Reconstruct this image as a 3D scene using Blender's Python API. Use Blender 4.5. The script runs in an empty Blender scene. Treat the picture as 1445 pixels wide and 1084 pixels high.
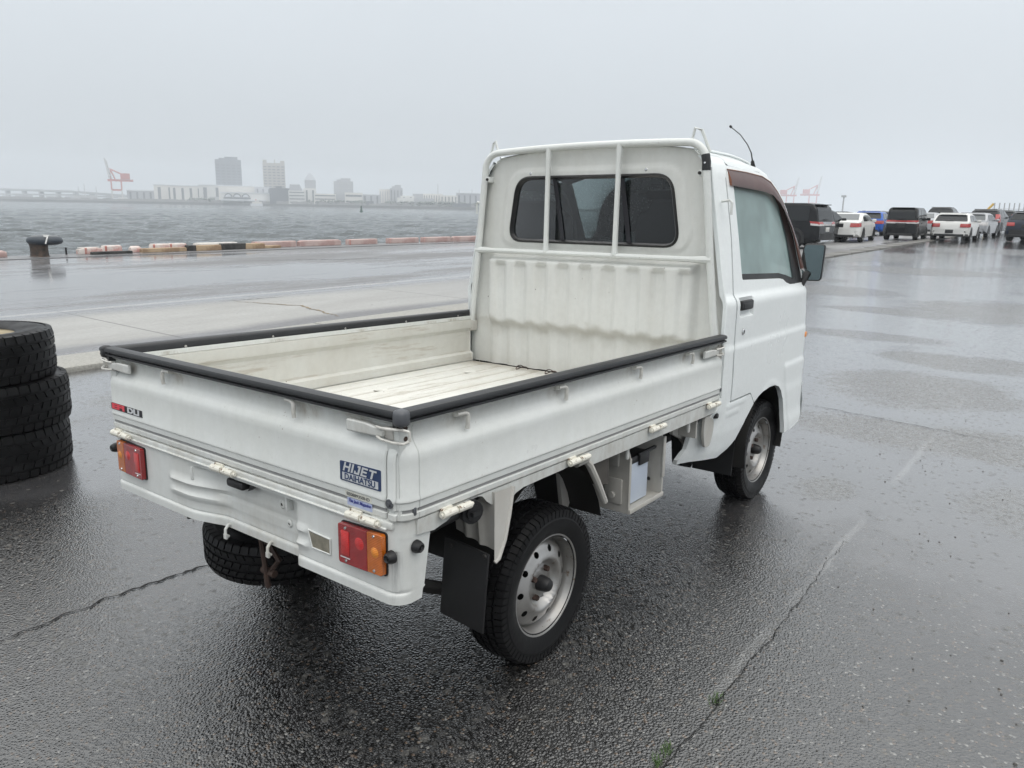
import bpy, bmesh, math, random
from mathutils import Vector, Matrix, Euler
from mathutils.geometry import delaunay_2d_cdt

random.seed(7)
C = bpy.context.scene.collection
SC = bpy.context.scene
PI = math.pi
R_ = math.radians

# ------------------------------------------------------------------ camera
CAM_LOC = Vector((-1.9066, -1.9712, 1.4508))
YAW, PITCH, ROLL, FPX = 0.6518, -0.2256, 0.0176, 1086.88
fw = Vector((math.cos(PITCH)*math.cos(YAW), math.cos(PITCH)*math.sin(YAW), math.sin(PITCH)))
r0 = Vector((math.sin(YAW), -math.cos(YAW), 0)); u0 = r0.cross(fw)
rt = math.cos(ROLL)*r0 + math.sin(ROLL)*u0
up = -math.sin(ROLL)*r0 + math.cos(ROLL)*u0
cam = bpy.data.cameras.new('camera'); camo = bpy.data.objects.new('camera', cam); C.objects.link(camo)
camo.matrix_world = Matrix(((rt.x, up.x, -fw.x, CAM_LOC.x), (rt.y, up.y, -fw.y, CAM_LOC.y),
                            (rt.z, up.z, -fw.z, CAM_LOC.z), (0, 0, 0, 1)))
cam.sensor_width = 36; cam.sensor_fit = 'HORIZONTAL'; cam.lens = FPX/1445*36
cam.clip_start = 0.05; cam.clip_end = 6000
SC.camera = camo

# ------------------------------------------------------------------ sky, sun, exposure
W = bpy.data.worlds.new('World'); SC.world = W; W.use_nodes = True
nt = W.node_tree; nt.nodes.clear()
wo = nt.nodes.new('ShaderNodeOutputWorld'); bg = nt.nodes.new('ShaderNodeBackground')
SUN_EL, SUN_ROT = R_(62), R_(200)
sky = nt.nodes.new('ShaderNodeTexSky'); sky.sky_type = 'NISHITA'; sky.sun_disc = False
sky.sun_elevation = SUN_EL; sky.sun_rotation = SUN_ROT; sky.dust_density = 8; sky.ozone_density = 1; sky.air_density = 1
tc = nt.nodes.new('ShaderNodeTexCoord'); sep = nt.nodes.new('ShaderNodeSeparateXYZ')
nt.links.new(tc.outputs['Generated'], sep.inputs[0])
# rain cloud layer: brightness grows towards the zenith like a standard overcast sky
ramp = nt.nodes.new('ShaderNodeValToRGB')
el = ramp.color_ramp.elements
HZ = (6.35, 6.80, 7.20)
def skyc(k, w=0.0):
    m_ = sum(HZ)/3*1.0
    return tuple((h*(1-w)+m_*c_*w)*k/40 for h, c_ in zip(HZ, (1.02, 1.005, 0.965)))+(1,)
el[0].position = 0.0; el[0].color = skyc(0.86)
el[1].position = 1.0; el[1].color = skyc(2.6, 0.75)
for p_, k_, w_ in ((0.10, 0.90, 0), (0.25, 1.03, 0), (0.45, 1.5, 0.5), (0.7, 2.15, 0.75)):
    e_ = el.new(p_); e_.color = skyc(k_, w_)
nt.links.new(sep.outputs['Z'], ramp.inputs[0])
mul = nt.nodes.new('ShaderNodeVectorMath'); mul.operation = 'SCALE'; mul.inputs['Scale'].default_value = 40
nt.links.new(ramp.outputs[0], mul.inputs[0])
cn = nt.nodes.new('ShaderNodeTexNoise'); cn.inputs['Scale'].default_value = 2.2; cn.inputs['Detail'].default_value = 3
nt.links.new(tc.outputs['Generated'], cn.inputs['Vector'])
cr = nt.nodes.new('ShaderNodeMapRange'); cr.inputs[1].default_value = 0.3; cr.inputs[2].default_value = 0.7
cr.inputs[3].default_value = 0.97; cr.inputs[4].default_value = 1.03
nt.links.new(cn.outputs[0], cr.inputs[0])
mul2 = nt.nodes.new('ShaderNodeVectorMath'); mul2.operation = 'SCALE'
nt.links.new(mul.outputs[0], mul2.inputs[0]); nt.links.new(cr.outputs[0], mul2.inputs['Scale'])
mx = nt.nodes.new('ShaderNodeMixRGB'); mx.inputs[0].default_value = 0.94
nt.links.new(sky.outputs[0], mx.inputs[1]); nt.links.new(mul2.outputs[0], mx.inputs[2])
nt.links.new(mx.outputs[0], bg.inputs[0]); bg.inputs[1].default_value = 0.1
nt.links.new(bg.outputs[0], wo.inputs[0])
sl = bpy.data.lights.new('sun', 'SUN'); sl.energy = 0.5; sl.angle = R_(50); sl.color = (1, 0.98, 0.95)
so = bpy.data.objects.new('sun', sl); C.objects.link(so)
so.rotation_euler = Euler((R_(90)-SUN_EL, 0, R_(180)-SUN_ROT))
SC.view_settings.view_transform = 'Standard'; SC.view_settings.look = 'None'
SC.view_settings.exposure = 0.28; SC.view_settings.gamma = 1
SC.view_settings.use_curve_mapping = False
SC.render.engine = 'CYCLES'
SC.cycles.use_denoising = True
try:
    SC.cycles.denoiser = 'OPENIMAGEDENOISE'; SC.cycles.denoising_input_passes = 'RGB_ALBEDO_NORMAL'; SC.cycles.denoising_prefilter = 'ACCURATE'
except Exception: pass
SC.cycles.max_bounces = 8; SC.cycles.transparent_max_bounces = 12; SC.cycles.volume_bounces = 1
SC.cycles.caustics_reflective = False; SC.cycles.caustics_refractive = False

# ------------------------------------------------------------------ helpers
class MB:
    """collects shapes that become ONE mesh"""
    def __init__(s): s.v = []; s.f = []
    def add(s, vs, fs):
        b = len(s.v); s.v.extend(Vector(v) for v in vs); s.f.extend(tuple(i+b for i in f) for f in fs); return s
    def box(s, c, d, M=None, bev=0.0):
        hx, hy, hz = d[0]/2, d[1]/2, d[2]/2
        c = Vector(c)
        if bev <= 0:
            vs = [Vector((x, y, z)) for x in (-hx, hx) for y in (-hy, hy) for z in (-hz, hz)]
            fs = [(0,1,3,2), (4,6,7,5), (0,4,5,1), (2,3,7,6), (0,2,6,4), (1,5,7,3)]
        else:
            bm = bmesh.new(); bmesh.ops.create_cube(bm, size=1)
            for v in bm.verts: v.co = Vector((v.co.x*d[0], v.co.y*d[1], v.co.z*d[2]))
            bmesh.ops.bevel(bm, geom=bm.edges[:], offset=min(bev, min(d)*0.49), segments=2, affect='EDGES', profile=0.5)
            bm.verts.index_update()
            vs = [v.co.copy() for v in bm.verts]; fs = [tuple(v.index for v in f.verts) for f in bm.faces]; bm.free()
        if M is not None: vs = [M @ v for v in vs]
        return s.add([v + c for v in vs], fs)
    def tube(s, pts, r, n=8, cap=True, flat=None):
        pts = [Vector(p) for p in pts]; rings = []
        rad = r if isinstance(r, (list, tuple)) else [r]*len(pts)
        prev = None
        for i, p in enumerate(pts):
            t = (pts[min(i+1, len(pts)-1)] - pts[max(i-1, 0)]).normalized()
            if prev is None:
                a = Vector((0, 0, 1)) if abs(t.z) < 0.9 else Vector((1, 0, 0))
                u = t.cross(a).normalized()
            else:
                u = (prev - t*prev.dot(t)).normalized()
            prev = u; w = t.cross(u)
            rings.append([p + (u*math.cos(2*PI*k/n) + w*math.sin(2*PI*k/n))*rad[i] for k in range(n)])
        vs = [q for g in rings for q in g]; fs = []
        for i in range(len(pts)-1):
            for k in range(n):
                k2 = (k+1) % n
                fs.append((i*n+k, i*n+k2, (i+1)*n+k2, (i+1)*n+k))
        if cap:
            fs.append(tuple(range(n-1, -1, -1))); fs.append(tuple((len(pts)-1)*n+k for k in range(n)))
        return s.add(vs, fs)
    def cyl(s, p0, p1, r0_, r1_=None, n=16):
        r1_ = r0_ if r1_ is None else r1_
        return s.tube([p0, p1], [r0_, r1_], n)
    def prism(s, poly, axis, a, b):
        """poly: 2-D points in the two other axes (in x,y,z order), pushed from a to b along axis"""
        def mk(p, t):
            if axis == 0: return Vector((t, p[0], p[1]))
            if axis == 1: return Vector((p[0], t, p[1]))
            return Vector((p[0], p[1], t))
        n = len(poly)
        vs = [mk(p, a) for p in poly] + [mk(p, b) for p in poly]
        fs = [(i, (i+1) % n, n+(i+1) % n, n+i) for i in range(n)]
        fs += [tuple(range(n-1, -1, -1)), tuple(range(n, 2*n))]
        return s.add(vs, fs)
    def grid(s, nu, nv, f, closeu=False):
        vs = [f(i/(nu if closeu else nu-1), j/(nv-1)) for j in range(nv) for i in range(nu)]
        fs = []
        for j in range(nv-1):
            for i in range(nu if closeu else nu-1):
                i2 = (i+1) % nu
                fs.append((j*nu+i, j*nu+i2, (j+1)*nu+i2, (j+1)*nu+i))
        return s.add(vs, fs)
    def lathe(s, prof, M, n=48):
        """prof: (r, h) points; turned about local Z then moved by M"""
        vs = []
        for r, h in prof:
            for k in range(n):
                a = 2*PI*k/n
                vs.append(M @ Vector((r*math.cos(a), r*math.sin(a), h)))
        fs = []
        for i in range(len(prof)-1):
            for k in range(n):
                k2 = (k+1) % n
                fs.append((i*n+k, i*n+k2, (i+1)*n+k2, (i+1)*n+k))
        return s.add(vs, fs)
    def panel(s, outline, holes, f, step, rim=None):
        """2-D outline with holes, triangulated on a grid, mapped by f; rim: offset vector for a returned edge"""
        loops = [subdiv(outline, step)] + [subdiv(h, step) for h in holes]
        vs = []; ed = []
        for lp in loops:
            b = len(vs); vs.extend(Vector(p) for p in lp)
            ed.extend((b+i, b+(i+1) % len(lp)) for i in range(len(lp)))
        xs = [p[0] for p in loops[0]]; zs = [p[1] for p in loops[0]]
        x = min(xs)+step*0.5
        while x < max(xs):
            z = min(zs)+step*0.5
            while z < max(zs):
                if inpoly((x, z), loops[0]) and not any(inpoly((x, z), h) for h in loops[1:]): vs.append(Vector((x, z)))
                z += step
            x += step
        ov, oe, of, _a, _b, _c = delaunay_2d_cdt(vs, ed, [], 0, 1e-6)
        fs = []
        for t in of:
            c = sum((ov[i] for i in t), Vector((0, 0)))/len(t)
            if inpoly(c, loops[0]) and not any(inpoly(c, h) for h in loops[1:]): fs.append(tuple(t))
        s.add([Vector(f(p.x, p.y)) for p in ov], fs)
        if rim is not None:
            rim = Vector(rim)
            for lp in loops:
                n = len(lp); a = [Vector(f(p[0], p[1])) for p in lp]
                s.add(a + [q + rim for q in a], [(i, (i+1) % n, n+(i+1) % n, n+i) for i in range(n)])
        return s
    def build(s, name, m, parent=None, M=None, smooth=28, bev=0.0, **props):
        me = bpy.data.meshes.new(name)
        me.from_pydata([tuple(v) for v in s.v], [], s.f)
        bm = bmesh.new(); bm.from_mesh(me)
        bmesh.ops.remove_doubles(bm, verts=bm.verts[:], dist=1e-5)
        bmesh.ops.recalc_face_normals(bm, faces=bm.faces[:]); bm.to_mesh(me); bm.free()
        if smooth:
            me.polygons.foreach_set('use_smooth', [True]*len(me.polygons))
            me.set_sharp_from_angle(angle=R_(smooth))
        me.materials.append(m)
        o = bpy.data.objects.new(name, me); C.objects.link(o)
        if parent is not None: o.parent = parent
        if M is not None: o.matrix_local = M
        if bev:
            b = o.modifiers.new('bevel', 'BEVEL'); b.width = bev; b.segments = 2; b.limit_method = 'ANGLE'; b.angle_limit = R_(40)
        for k, v in props.items(): o[k] = v
        return o

def subdiv(lp, step):
    out = []
    for i, p in enumerate(lp):
        q = lp[(i+1) % len(lp)]
        d = math.hypot(q[0]-p[0], q[1]-p[1]); n = max(1, int(d/step+0.5))
        for k in range(n): out.append((p[0]+(q[0]-p[0])*k/n, p[1]+(q[1]-p[1])*k/n))
    return out
def inpoly(p, lp):
    x, y = p[0], p[1]; c = False; j = len(lp)-1
    for i in range(len(lp)):
        xi, yi = lp[i][0], lp[i][1]; xj, yj = lp[j][0], lp[j][1]
        if (yi > y) != (yj > y) and x < (xj-xi)*(y-yi)/(yj-yi)+xi: c = not c
        j = i
    return c
def rounded(pts, r, n=5):
    """round the corners of a 2-D polygon; r a number or one per corner"""
    out = []; N = len(pts)
    for i in range(N):
        p = Vector(pts[i][:2]); a = Vector(pts[i-1][:2]); b = Vector(pts[(i+1) % N][:2])
        rr = r[i] if isinstance(r, (list, tuple)) else r
        if rr <= 0: out.append(tuple(p)); continue
        da = (a-p); db = (b-p)
        ra = min(rr, da.length*0.49, db.length*0.49)
        s_ = p+da.normalized()*ra; e_ = p+db.normalized()*ra
        for k in range(n+1):
            t = k/n; q = s_*(1-t)**2 + p*2*t*(1-t) + e_*t*t
            out.append((q.x, q.y))
    return out
def lerp_tab(x, xs, ys):
    if x <= xs[0]: return ys[0]
    for i in range(1, len(xs)):
        if x <= xs[i]:
            t = (x-xs[i-1])/(xs[i]-xs[i-1]); return ys[i-1]+(ys[i]-ys[i-1])*t
    return ys[-1]
def sstep(a, b, x):
    t = max(0, min(1, (x-a)/(b-a))); return t*t*(3-2*t)
def thing(name, label, cat, loc=(0, 0, 0), rz=0, group=None):
    o = bpy.data.objects.new(name, None); C.objects.link(o); o.empty_display_size = 0.2
    o.location = loc; o.rotation_euler = (0, 0, rz); o['label'] = label; o['category'] = cat
    if group: o['group'] = group
    return o
def part_empty(name, parent, M=None):
    o = bpy.data.objects.new(name, None); C.objects.link(o); o.parent = parent; o.empty_display_size = 0.1
    if M is not None: o.matrix_local = M
    return o
def tag(o, label, cat, group=None):
    o['label'] = label; o['category'] = cat
    if group: o['group'] = group
    return o
def text_obj(name, body, size, m, M, parent, shear=0.0, width=None, extrude=0.0004, xs=1.0, bold=0.0):
    cu = bpy.data.curves.new(name, 'FONT'); cu.body = body; cu.size = size; cu.shear = shear
    cu.align_x = 'CENTER'; cu.align_y = 'CENTER'; cu.extrude = extrude; cu.offset = bold
    t = bpy.data.objects.new(name+'_tmp', cu); C.objects.link(t)
    bpy.context.view_layer.update()
    me = bpy.data.meshes.new_from_object(t.evaluated_get(bpy.context.evaluated_depsgraph_get()))
    bpy.data.objects.remove(t); bpy.data.curves.remove(cu)
    if width:
        w = max(v.co.x for v in me.vertices)-min(v.co.x for v in me.vertices); k = width/max(w, 1e-6)
        for v in me.vertices: v.co.x *= k
    me.name = name; me.materials.clear(); me.materials.append(m)
    o = bpy.data.objects.new(name, me); C.objects.link(o); o.parent = parent; o.matrix_local = M
    return o
def pix(px, py, dist, z=None):
    """a point at horizontal distance dist along the azimuth of photo column px (with photo row py)"""
    d = fw + rt*((px-722.5)/FPX) - up*((py-542)/FPX)
    h = math.hypot(d.x, d.y)
    p = CAM_LOC + d*(dist/h)
    if z is not None: p.z = z
    return p
def pixz(px, py, z=0.0):
    d = fw + rt*((px-722.5)/FPX) - up*((py-542)/FPX)
    return CAM_LOC + d*((z-CAM_LOC.z)/d.z)

# ------------------------------------------------------------------ materials
class NG:
    def __init__(s, name):
        s.m = bpy.data.materials.new(name); s.m.use_nodes = True; s.t = s.m.node_tree
        s.b = s.t.nodes['Principled BSDF']; s.out = s.t.nodes['Material Output']; s._co = None
    def n(s, ty, **kw):
        x = s.t.nodes.new(ty)
        for k, v in kw.items(): setattr(x, k, v)
        return x
    def l(s, a, b): s.t.links.new(a, b)
    def co(s, kind='Object'):
        if s._co is None: s._co = s.n('ShaderNodeTexCoord')
        return s._co.outputs[kind]
    def mapping(s, scale=(1, 1, 1), loc=(0, 0, 0), src=None):
        m = s.n('ShaderNodeMapping'); m.inputs['Scale'].default_value = scale; m.inputs['Location'].default_value = loc
        s.l(src or s.co(), m.inputs[0]); return m.outputs[0]
    def noise(s, scale, detail=3, rough=0.5, vec=None, dist=0.0):
        x = s.n('ShaderNodeTexNoise'); x.inputs['Scale'].default_value = scale; x.inputs['Detail'].default_value = detail
        x.inputs['Roughness'].default_value = rough; x.inputs['Distortion'].default_value = dist
        s.l(vec if vec is not None else s.co(), x.inputs['Vector']); return x.outputs[0]
    def vor(s, scale, vec=None, feature='F1', out='Distance', rand=1.0):
        x = s.n('ShaderNodeTexVoronoi', feature=feature); x.inputs['Scale'].default_value = scale
        x.inputs['Randomness'].default_value = rand
        s.l(vec if vec is not None else s.co(), x.inputs['Vector']); return x.outputs[out]
    def rng(s, v, a, b, c=0.0, d=1.0, smooth=False):
        x = s.n('ShaderNodeMapRange'); x.inputs[1].default_value = a; x.inputs[2].default_value = b
        x.inputs[3].default_value = c; x.inputs[4].default_value = d
        if smooth: x.interpolation_type = 'SMOOTHSTEP'
        s.l(v, x.inputs[0]); return x.outputs[0]
    def math(s, op, a, b=None, clamp=False):
        x = s.n('ShaderNodeMath', operation=op, use_clamp=clamp)
        for i, q in enumerate((a, b)):
            if q is None: continue
            if isinstance(q, (int, float)): x.inputs[i].default_value = q
            else: s.l(q, x.inputs[i])
        return x.outputs[0]
    def mix(s, f, a, b):
        x = s.n('ShaderNodeMixRGB')
        if isinstance(f, (int, float)): x.inputs[0].default_value = f
        else: s.l(f, x.inputs[0])
        for i, q in ((1, a), (2, b)):
            if isinstance(q, tuple): x.inputs[i].default_value = (q[0], q[1], q[2], 1)
            else: s.l(q, x.inputs[i])
        return x.outputs[0]
    def mixf(s, f, a, b):
        """scalar mix"""
        return s.math('ADD', s.math('MULTIPLY', s.math('SUBTRACT', 1.0, f), a), s.math('MULTIPLY', f, b))
    def xyz(s, src=None):
        x = s.n('ShaderNodeSeparateXYZ'); s.l(src or s.co(), x.inputs[0]); return x.outputs
    def bump(s, h, dist, strength=1.0):
        x = s.n('ShaderNodeBump'); x.inputs['Distance'].default_value = dist
        if isinstance(strength, (int, float)): x.inputs['Strength'].default_value = strength
        else: s.l(strength, x.inputs['Strength'])
        s.l(h, x.inputs['Height']); s.l(x.outputs[0], s.b.inputs['Normal']); return x
    def set(s, **kw):
        for k, v in kw.items():
            k2 = {'col': 'Base Color', 'rough': 'Roughness', 'metal': 'Metallic', 'ior': 'IOR', 'spec': 'Specular IOR Level',
                  'coat': 'Coat Weight', 'coatr': 'Coat Roughness', 'alpha': 'Alpha', 'trans': 'Transmission Weight'}[k]
            i = s.b.inputs[k2]
            if isinstance(v, tuple): i.default_value = (v[0], v[1], v[2], 1)
            elif isinstance(v, (int, float)): i.default_value = v
            else: s.l(v, i)
        return s

def simple(name, col, rough=0.5, metal=0.0, var=0.12, scale=6.0, bump=0.0, bscale=60, coat=0.0):
    g = NG(name); n = g.noise(scale, 4, 0.6)
    a = tuple(c*(1-var) for c in col); b = tuple(min(1, c*(1+var)) for c in col)
    g.set(col=g.mix(g.rng(n, 0.3, 0.7), a, b), rough=g.rng(n, 0.3, 0.7, rough*0.85, min(1, rough*1.15)), metal=metal, coat=coat)
    if bump: g.bump(g.noise(bscale, 3), bump, 0.6)
    return g.m
M = {}
# --- truck paint: off-white with grime, in truck coordinates (metres)
def paint(name, base, grime, amount, streak, rough=0.32, specks=0.0):
    g = NG(name)
    st = g.noise(1.0, 5, 0.65, g.mapping((9, 9, 1.2)))
    bl = g.noise(3.0, 5, 0.6)
    d = g.math('MULTIPLY', g.rng(st, 0.42, 0.78), streak)
    d = g.math('ADD', d, g.math('MULTIPLY', g.rng(bl, 0.4, 0.75), amount), True)
    col = g.mix(d, base, grime)
    fine = g.rng(g.noise(38, 4, 0.7), 0.35, 0.65, 0.97, 1.02)
    mu = g.n('ShaderNodeVectorMath', operation='SCALE'); g.l(col, mu.inputs[0]); g.l(fine, mu.inputs['Scale'])
    col = mu.outputs[0]
    if specks:
        sp = g.math('LESS_THAN', g.vor(26, g.mapping((1, 1, 0.6)), rand=1.0), g.math('MULTIPLY', g.rng(g.noise(6, 4, 0.7), 0.45, 0.75), 0.20*specks))
        keep = g.math('GREATER_THAN', g.noise(2.5, 2), 0.50)
        col = g.mix(g.math('MULTIPLY', sp, keep), col, (0.12, 0.09, 0.07))
    g.set(col=col, rough=g.rng(bl, 0.3, 0.7, rough*0.85, rough*1.25), coat=0.12)
    g.bump(g.math('ADD', g.noise(4.5, 2), g.math('MULTIPLY', g.rng(g.vor(150, rand=1.0), 0.0, 0.28, 1, 0), 0.10)), 0.0035, 0.55)
    g.b.inputs['Coat Roughness'].default_value = 0.22
    return g
g = paint('truck_paint', (0.685, 0.705, 0.69), (0.48, 0.49, 0.42), 0.12, 0.16, specks=0.35)
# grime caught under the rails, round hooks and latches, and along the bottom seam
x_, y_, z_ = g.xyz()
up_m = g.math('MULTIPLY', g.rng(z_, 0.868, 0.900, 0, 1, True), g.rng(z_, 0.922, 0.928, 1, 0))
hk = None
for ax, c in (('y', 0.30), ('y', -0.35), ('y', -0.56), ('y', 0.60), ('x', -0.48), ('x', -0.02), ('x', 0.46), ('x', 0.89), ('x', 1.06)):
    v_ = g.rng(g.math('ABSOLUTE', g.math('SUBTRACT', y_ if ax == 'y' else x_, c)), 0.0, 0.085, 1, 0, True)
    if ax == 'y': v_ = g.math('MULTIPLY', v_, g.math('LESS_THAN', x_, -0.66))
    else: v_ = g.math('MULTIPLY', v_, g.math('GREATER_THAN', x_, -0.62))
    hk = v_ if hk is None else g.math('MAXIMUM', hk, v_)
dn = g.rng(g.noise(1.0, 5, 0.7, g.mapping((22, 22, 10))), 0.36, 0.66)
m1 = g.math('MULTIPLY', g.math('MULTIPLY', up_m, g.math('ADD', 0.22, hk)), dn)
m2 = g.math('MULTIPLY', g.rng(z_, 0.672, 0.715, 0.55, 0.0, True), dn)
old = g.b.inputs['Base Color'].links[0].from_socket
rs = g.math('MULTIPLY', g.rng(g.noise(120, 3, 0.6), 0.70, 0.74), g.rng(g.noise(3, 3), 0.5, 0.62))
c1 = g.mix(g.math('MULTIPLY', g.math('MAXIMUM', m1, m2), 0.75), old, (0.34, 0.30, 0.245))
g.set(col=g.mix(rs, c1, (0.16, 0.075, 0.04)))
M['paint'] = g.m
g = paint('truck_paint_cab', (0.81, 0.845, 0.845), (0.70, 0.71, 0.70), 0.02, 0.015, 0.30)
M['paint_cab'] = g.m
# rear panel: black rubber streaks below the stop knobs
g = paint('truck_paint_rear', (0.71, 0.73, 0.715), (0.45, 0.43, 0.38), 0.18, 0.26, 0.36, specks=0.5)
x_, y_, z_ = g.xyz()
def streak_mask(cy, w, z1, z0):
    a = g.math('ABSOLUTE', g.math('SUBTRACT', y_, cy)); a = g.rng(a, 0.0, w, 1.0, 0.0, True)
    b = g.math('MULTIPLY', g.rng(z_, z0, z1, 0.15, 1.0), g.math('LESS_THAN', z_, z1))
    return g.math('MULTIPLY', a, b)
st = g.rng(g.noise(1.0, 5, 0.7, g.mapping((160, 160, 9))), 0.38, 0.62)
mk = g.math('MAXIMUM', streak_mask(-0.694, 0.018, 0.60, 0.47), streak_mask(0.695, 0.012, 0.62, 0.47))
mk = g.math('MULTIPLY', mk, st)
old = g.b.inputs['Base Color'].links[0].from_socket
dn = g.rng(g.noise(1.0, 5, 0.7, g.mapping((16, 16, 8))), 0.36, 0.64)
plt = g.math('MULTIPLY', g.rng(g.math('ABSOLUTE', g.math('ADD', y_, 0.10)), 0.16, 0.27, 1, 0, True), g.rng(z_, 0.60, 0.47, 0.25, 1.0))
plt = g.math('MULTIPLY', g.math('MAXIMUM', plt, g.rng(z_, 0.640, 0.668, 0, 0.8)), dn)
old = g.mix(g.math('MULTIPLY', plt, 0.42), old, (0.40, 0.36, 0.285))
g.set(col=g.mix(g.math('MULTIPLY', mk, 0.85), old, (0.10, 0.10, 0.11)))
M['paint_rear'] = g.m
# headboard: soil plus painted-in shade under the stamped ledge, soil near the floor
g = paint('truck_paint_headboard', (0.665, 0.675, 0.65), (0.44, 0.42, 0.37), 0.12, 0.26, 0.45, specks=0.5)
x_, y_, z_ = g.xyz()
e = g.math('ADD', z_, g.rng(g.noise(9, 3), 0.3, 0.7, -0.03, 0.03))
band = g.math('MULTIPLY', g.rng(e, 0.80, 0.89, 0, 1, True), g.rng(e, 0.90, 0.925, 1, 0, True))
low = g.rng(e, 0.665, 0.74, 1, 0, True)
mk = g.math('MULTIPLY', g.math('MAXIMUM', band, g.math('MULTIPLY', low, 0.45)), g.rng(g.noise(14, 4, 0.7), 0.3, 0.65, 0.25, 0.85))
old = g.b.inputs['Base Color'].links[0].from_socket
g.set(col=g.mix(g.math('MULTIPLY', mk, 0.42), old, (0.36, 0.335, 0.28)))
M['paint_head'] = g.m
# bed floor and gate insides: creamy and scraped
g = paint('bed_paint', (0.62, 0.625, 0.59), (0.42, 0.38, 0.31), 0.35, 0.15, 0.5, specks=0.9)
sc_ = g.rng(g.noise(1.0, 6, 0.75, g.mapping((2.0, 26, 26), (3, 1, 0))), 0.57, 0.68)
old = g.b.inputs['Base Color'].links[0].from_socket
g.set(col=g.mix(g.math('MULTIPLY', sc_, 0.6), old, (0.33, 0.27, 0.20)))
M['bed'] = g.m
# the floor: soil settles between the ribs and along the headboard
g = paint('bed_floor_paint', (0.70, 0.70, 0.66), (0.42, 0.37, 0.29), 0.30, 0.10, 0.5, specks=1.0)
x_, y_, z_ = g.xyz()
gr = g.rng(z_, 0.6735, 0.685, 1, 0, True)
hb_ = g.math('MULTIPLY', g.rng(g.math('ADD', x_, g.rng(g.noise(7, 3), 0.3, 0.7, -.08, .08)), 1.02, 1.24, 0, 1, True), 0.8)
mk = g.math('MULTIPLY', g.math('MAXIMUM', gr, hb_), g.rng(g.noise(9, 5, 0.7), 0.3, 0.65, 0.35, 1.0))
scf = g.rng(g.noise(1.0, 6, 0.75, g.mapping((2.2, 30, 30), (5, 1, 0))), 0.56, 0.66)
old = g.b.inputs['Base Color'].links[0].from_socket
c2 = g.mix(g.math('MULTIPLY', scf, 0.55), old, (0.33, 0.27, 0.20))
g.set(col=g.mix(g.math('MULTIPLY', mk, 0.78), c2, (0.22, 0.175, 0.12))); M['floor'] = g.m
M['groove'] = simple('seam_grey', (0.30, 0.30, 0.30), 0.6)
M['rubber'] = simple('black_rubber_trim', (0.016, 0.017, 0.019), 0.42, var=0.4, scale=9, bump=0.0006, bscale=140)
M['rubber_cap'] = simple('grey_rubber_cap', (0.085, 0.09, 0.10), 0.42)
M['knob'] = simple('black_plastic', (0.009, 0.009, 0.010), 0.45)
M['flap'] = simple('mudflap_rubber', (0.008, 0.008, 0.009), 0.5, var=0.5, scale=12, bump=0.002, bscale=25)
M['dark'] = simple('dark_underbody', (0.018, 0.017, 0.016), 0.6, var=0.4)
M['void'] = simple('matt_black', (0.008, 0.008, 0.008), 0.8)
M['rust'] = simple('rusty_steel', (0.045, 0.026, 0.02), 0.7, var=0.5, scale=30)
M['hinge'] = None
g = NG('worn_hinge_paint')
rs = g.rng(g.noise(55, 4, 0.7), 0.58, 0.66)
g.set(col=g.mix(rs, (0.74, 0.72, 0.64), (0.16, 0.09, 0.05)), rough=0.5); M['hinge'] = g.m
M['wire'] = simple('latch_wire', (0.62, 0.61, 0.57), 0.4, var=0.2, scale=40)
g = NG('silver_wheel_paint')
rs = g.rng(g.noise(30, 5, 0.7), 0.60, 0.72); ds = g.rng(g.noise(7, 4), 0.35, 0.7)
g.set(col=g.mix(rs, g.mix(ds, (0.44, 0.435, 0.43), (0.27, 0.26, 0.24)), (0.15, 0.10, 0.07)), rough=0.36, metal=0.75); M['rim'] = g.m
g = NG('tyre_rubber')
ds = g.rng(g.noise(8, 4, 0.6), 0.35, 0.7)
g.set(col=g.mix(ds, (0.004, 0.004, 0.0045), (0.012, 0.012, 0.013)), rough=g.rng(ds, 0, 1, 0.30, 0.6), spec=0.2); g.bump(g.noise(70, 3), 0.001, 0.5); M['tyre'] = g.m
def lens(name, col, spec=0.5):
    g = NG(name)
    w = g.n('ShaderNodeTexWave'); w.wave_type = 'BANDS'; w.bands_direction = 'Z'; w.inputs['Scale'].default_value = 70
    g.l(g.co(), w.inputs[0])
    ds = g.rng(g.noise(25, 3), 0.3, 0.7, 0.75, 1.1)
    mu = g.n('ShaderNodeVectorMath', operation='SCALE'); mu.inputs[0].default_value = col; g.l(ds, mu.inputs['Scale'])
    g.set(col=mu.outputs[0], rough=0.18, coat=0.6); g.b.inputs['Coat Roughness'].default_value = 0.05
    g.bump(w.outputs[0], 0.0012, 0.5); return g.m
M['red'] = lens('red_lens', (0.30, 0.010, 0.012)); M['red2'] = lens('bright_red_lens', (0.62, 0.02, 0.02))
M['amber'] = lens('amber_lens', (0.55, 0.135, 0.01)); M['amber2'] = lens('bright_amber_lens', (0.82, 0.27, 0.02))
M['chrome'] = simple('chrome', (0.6, 0.6, 0.6), 0.2, 1.0)
M['navy'] = simple('navy_badge', (0.022, 0.045, 0.12), 0.35); M['silver'] = simple('silver_print', (0.62, 0.64, 0.66), 0.35)
M['ink'] = simple('black_print', (0.015, 0.015, 0.02), 0.5); M['redprint'] = simple('red_print', (0.78, 0.06, 0.09), 0.4)
M['paper'] = simple('label_paper', (0.66, 0.66, 0.60), 0.6); M['bluelab'] = simple('blue_label', (0.42, 0.47, 0.66), 0.5)
M['blueink'] = simple('blue_print', (0.04, 0.05, 0.25), 0.5)
M['plate'] = simple('dull_reflector', (0.23, 0.215, 0.17), 0.4, var=0.3, scale=50)
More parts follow.
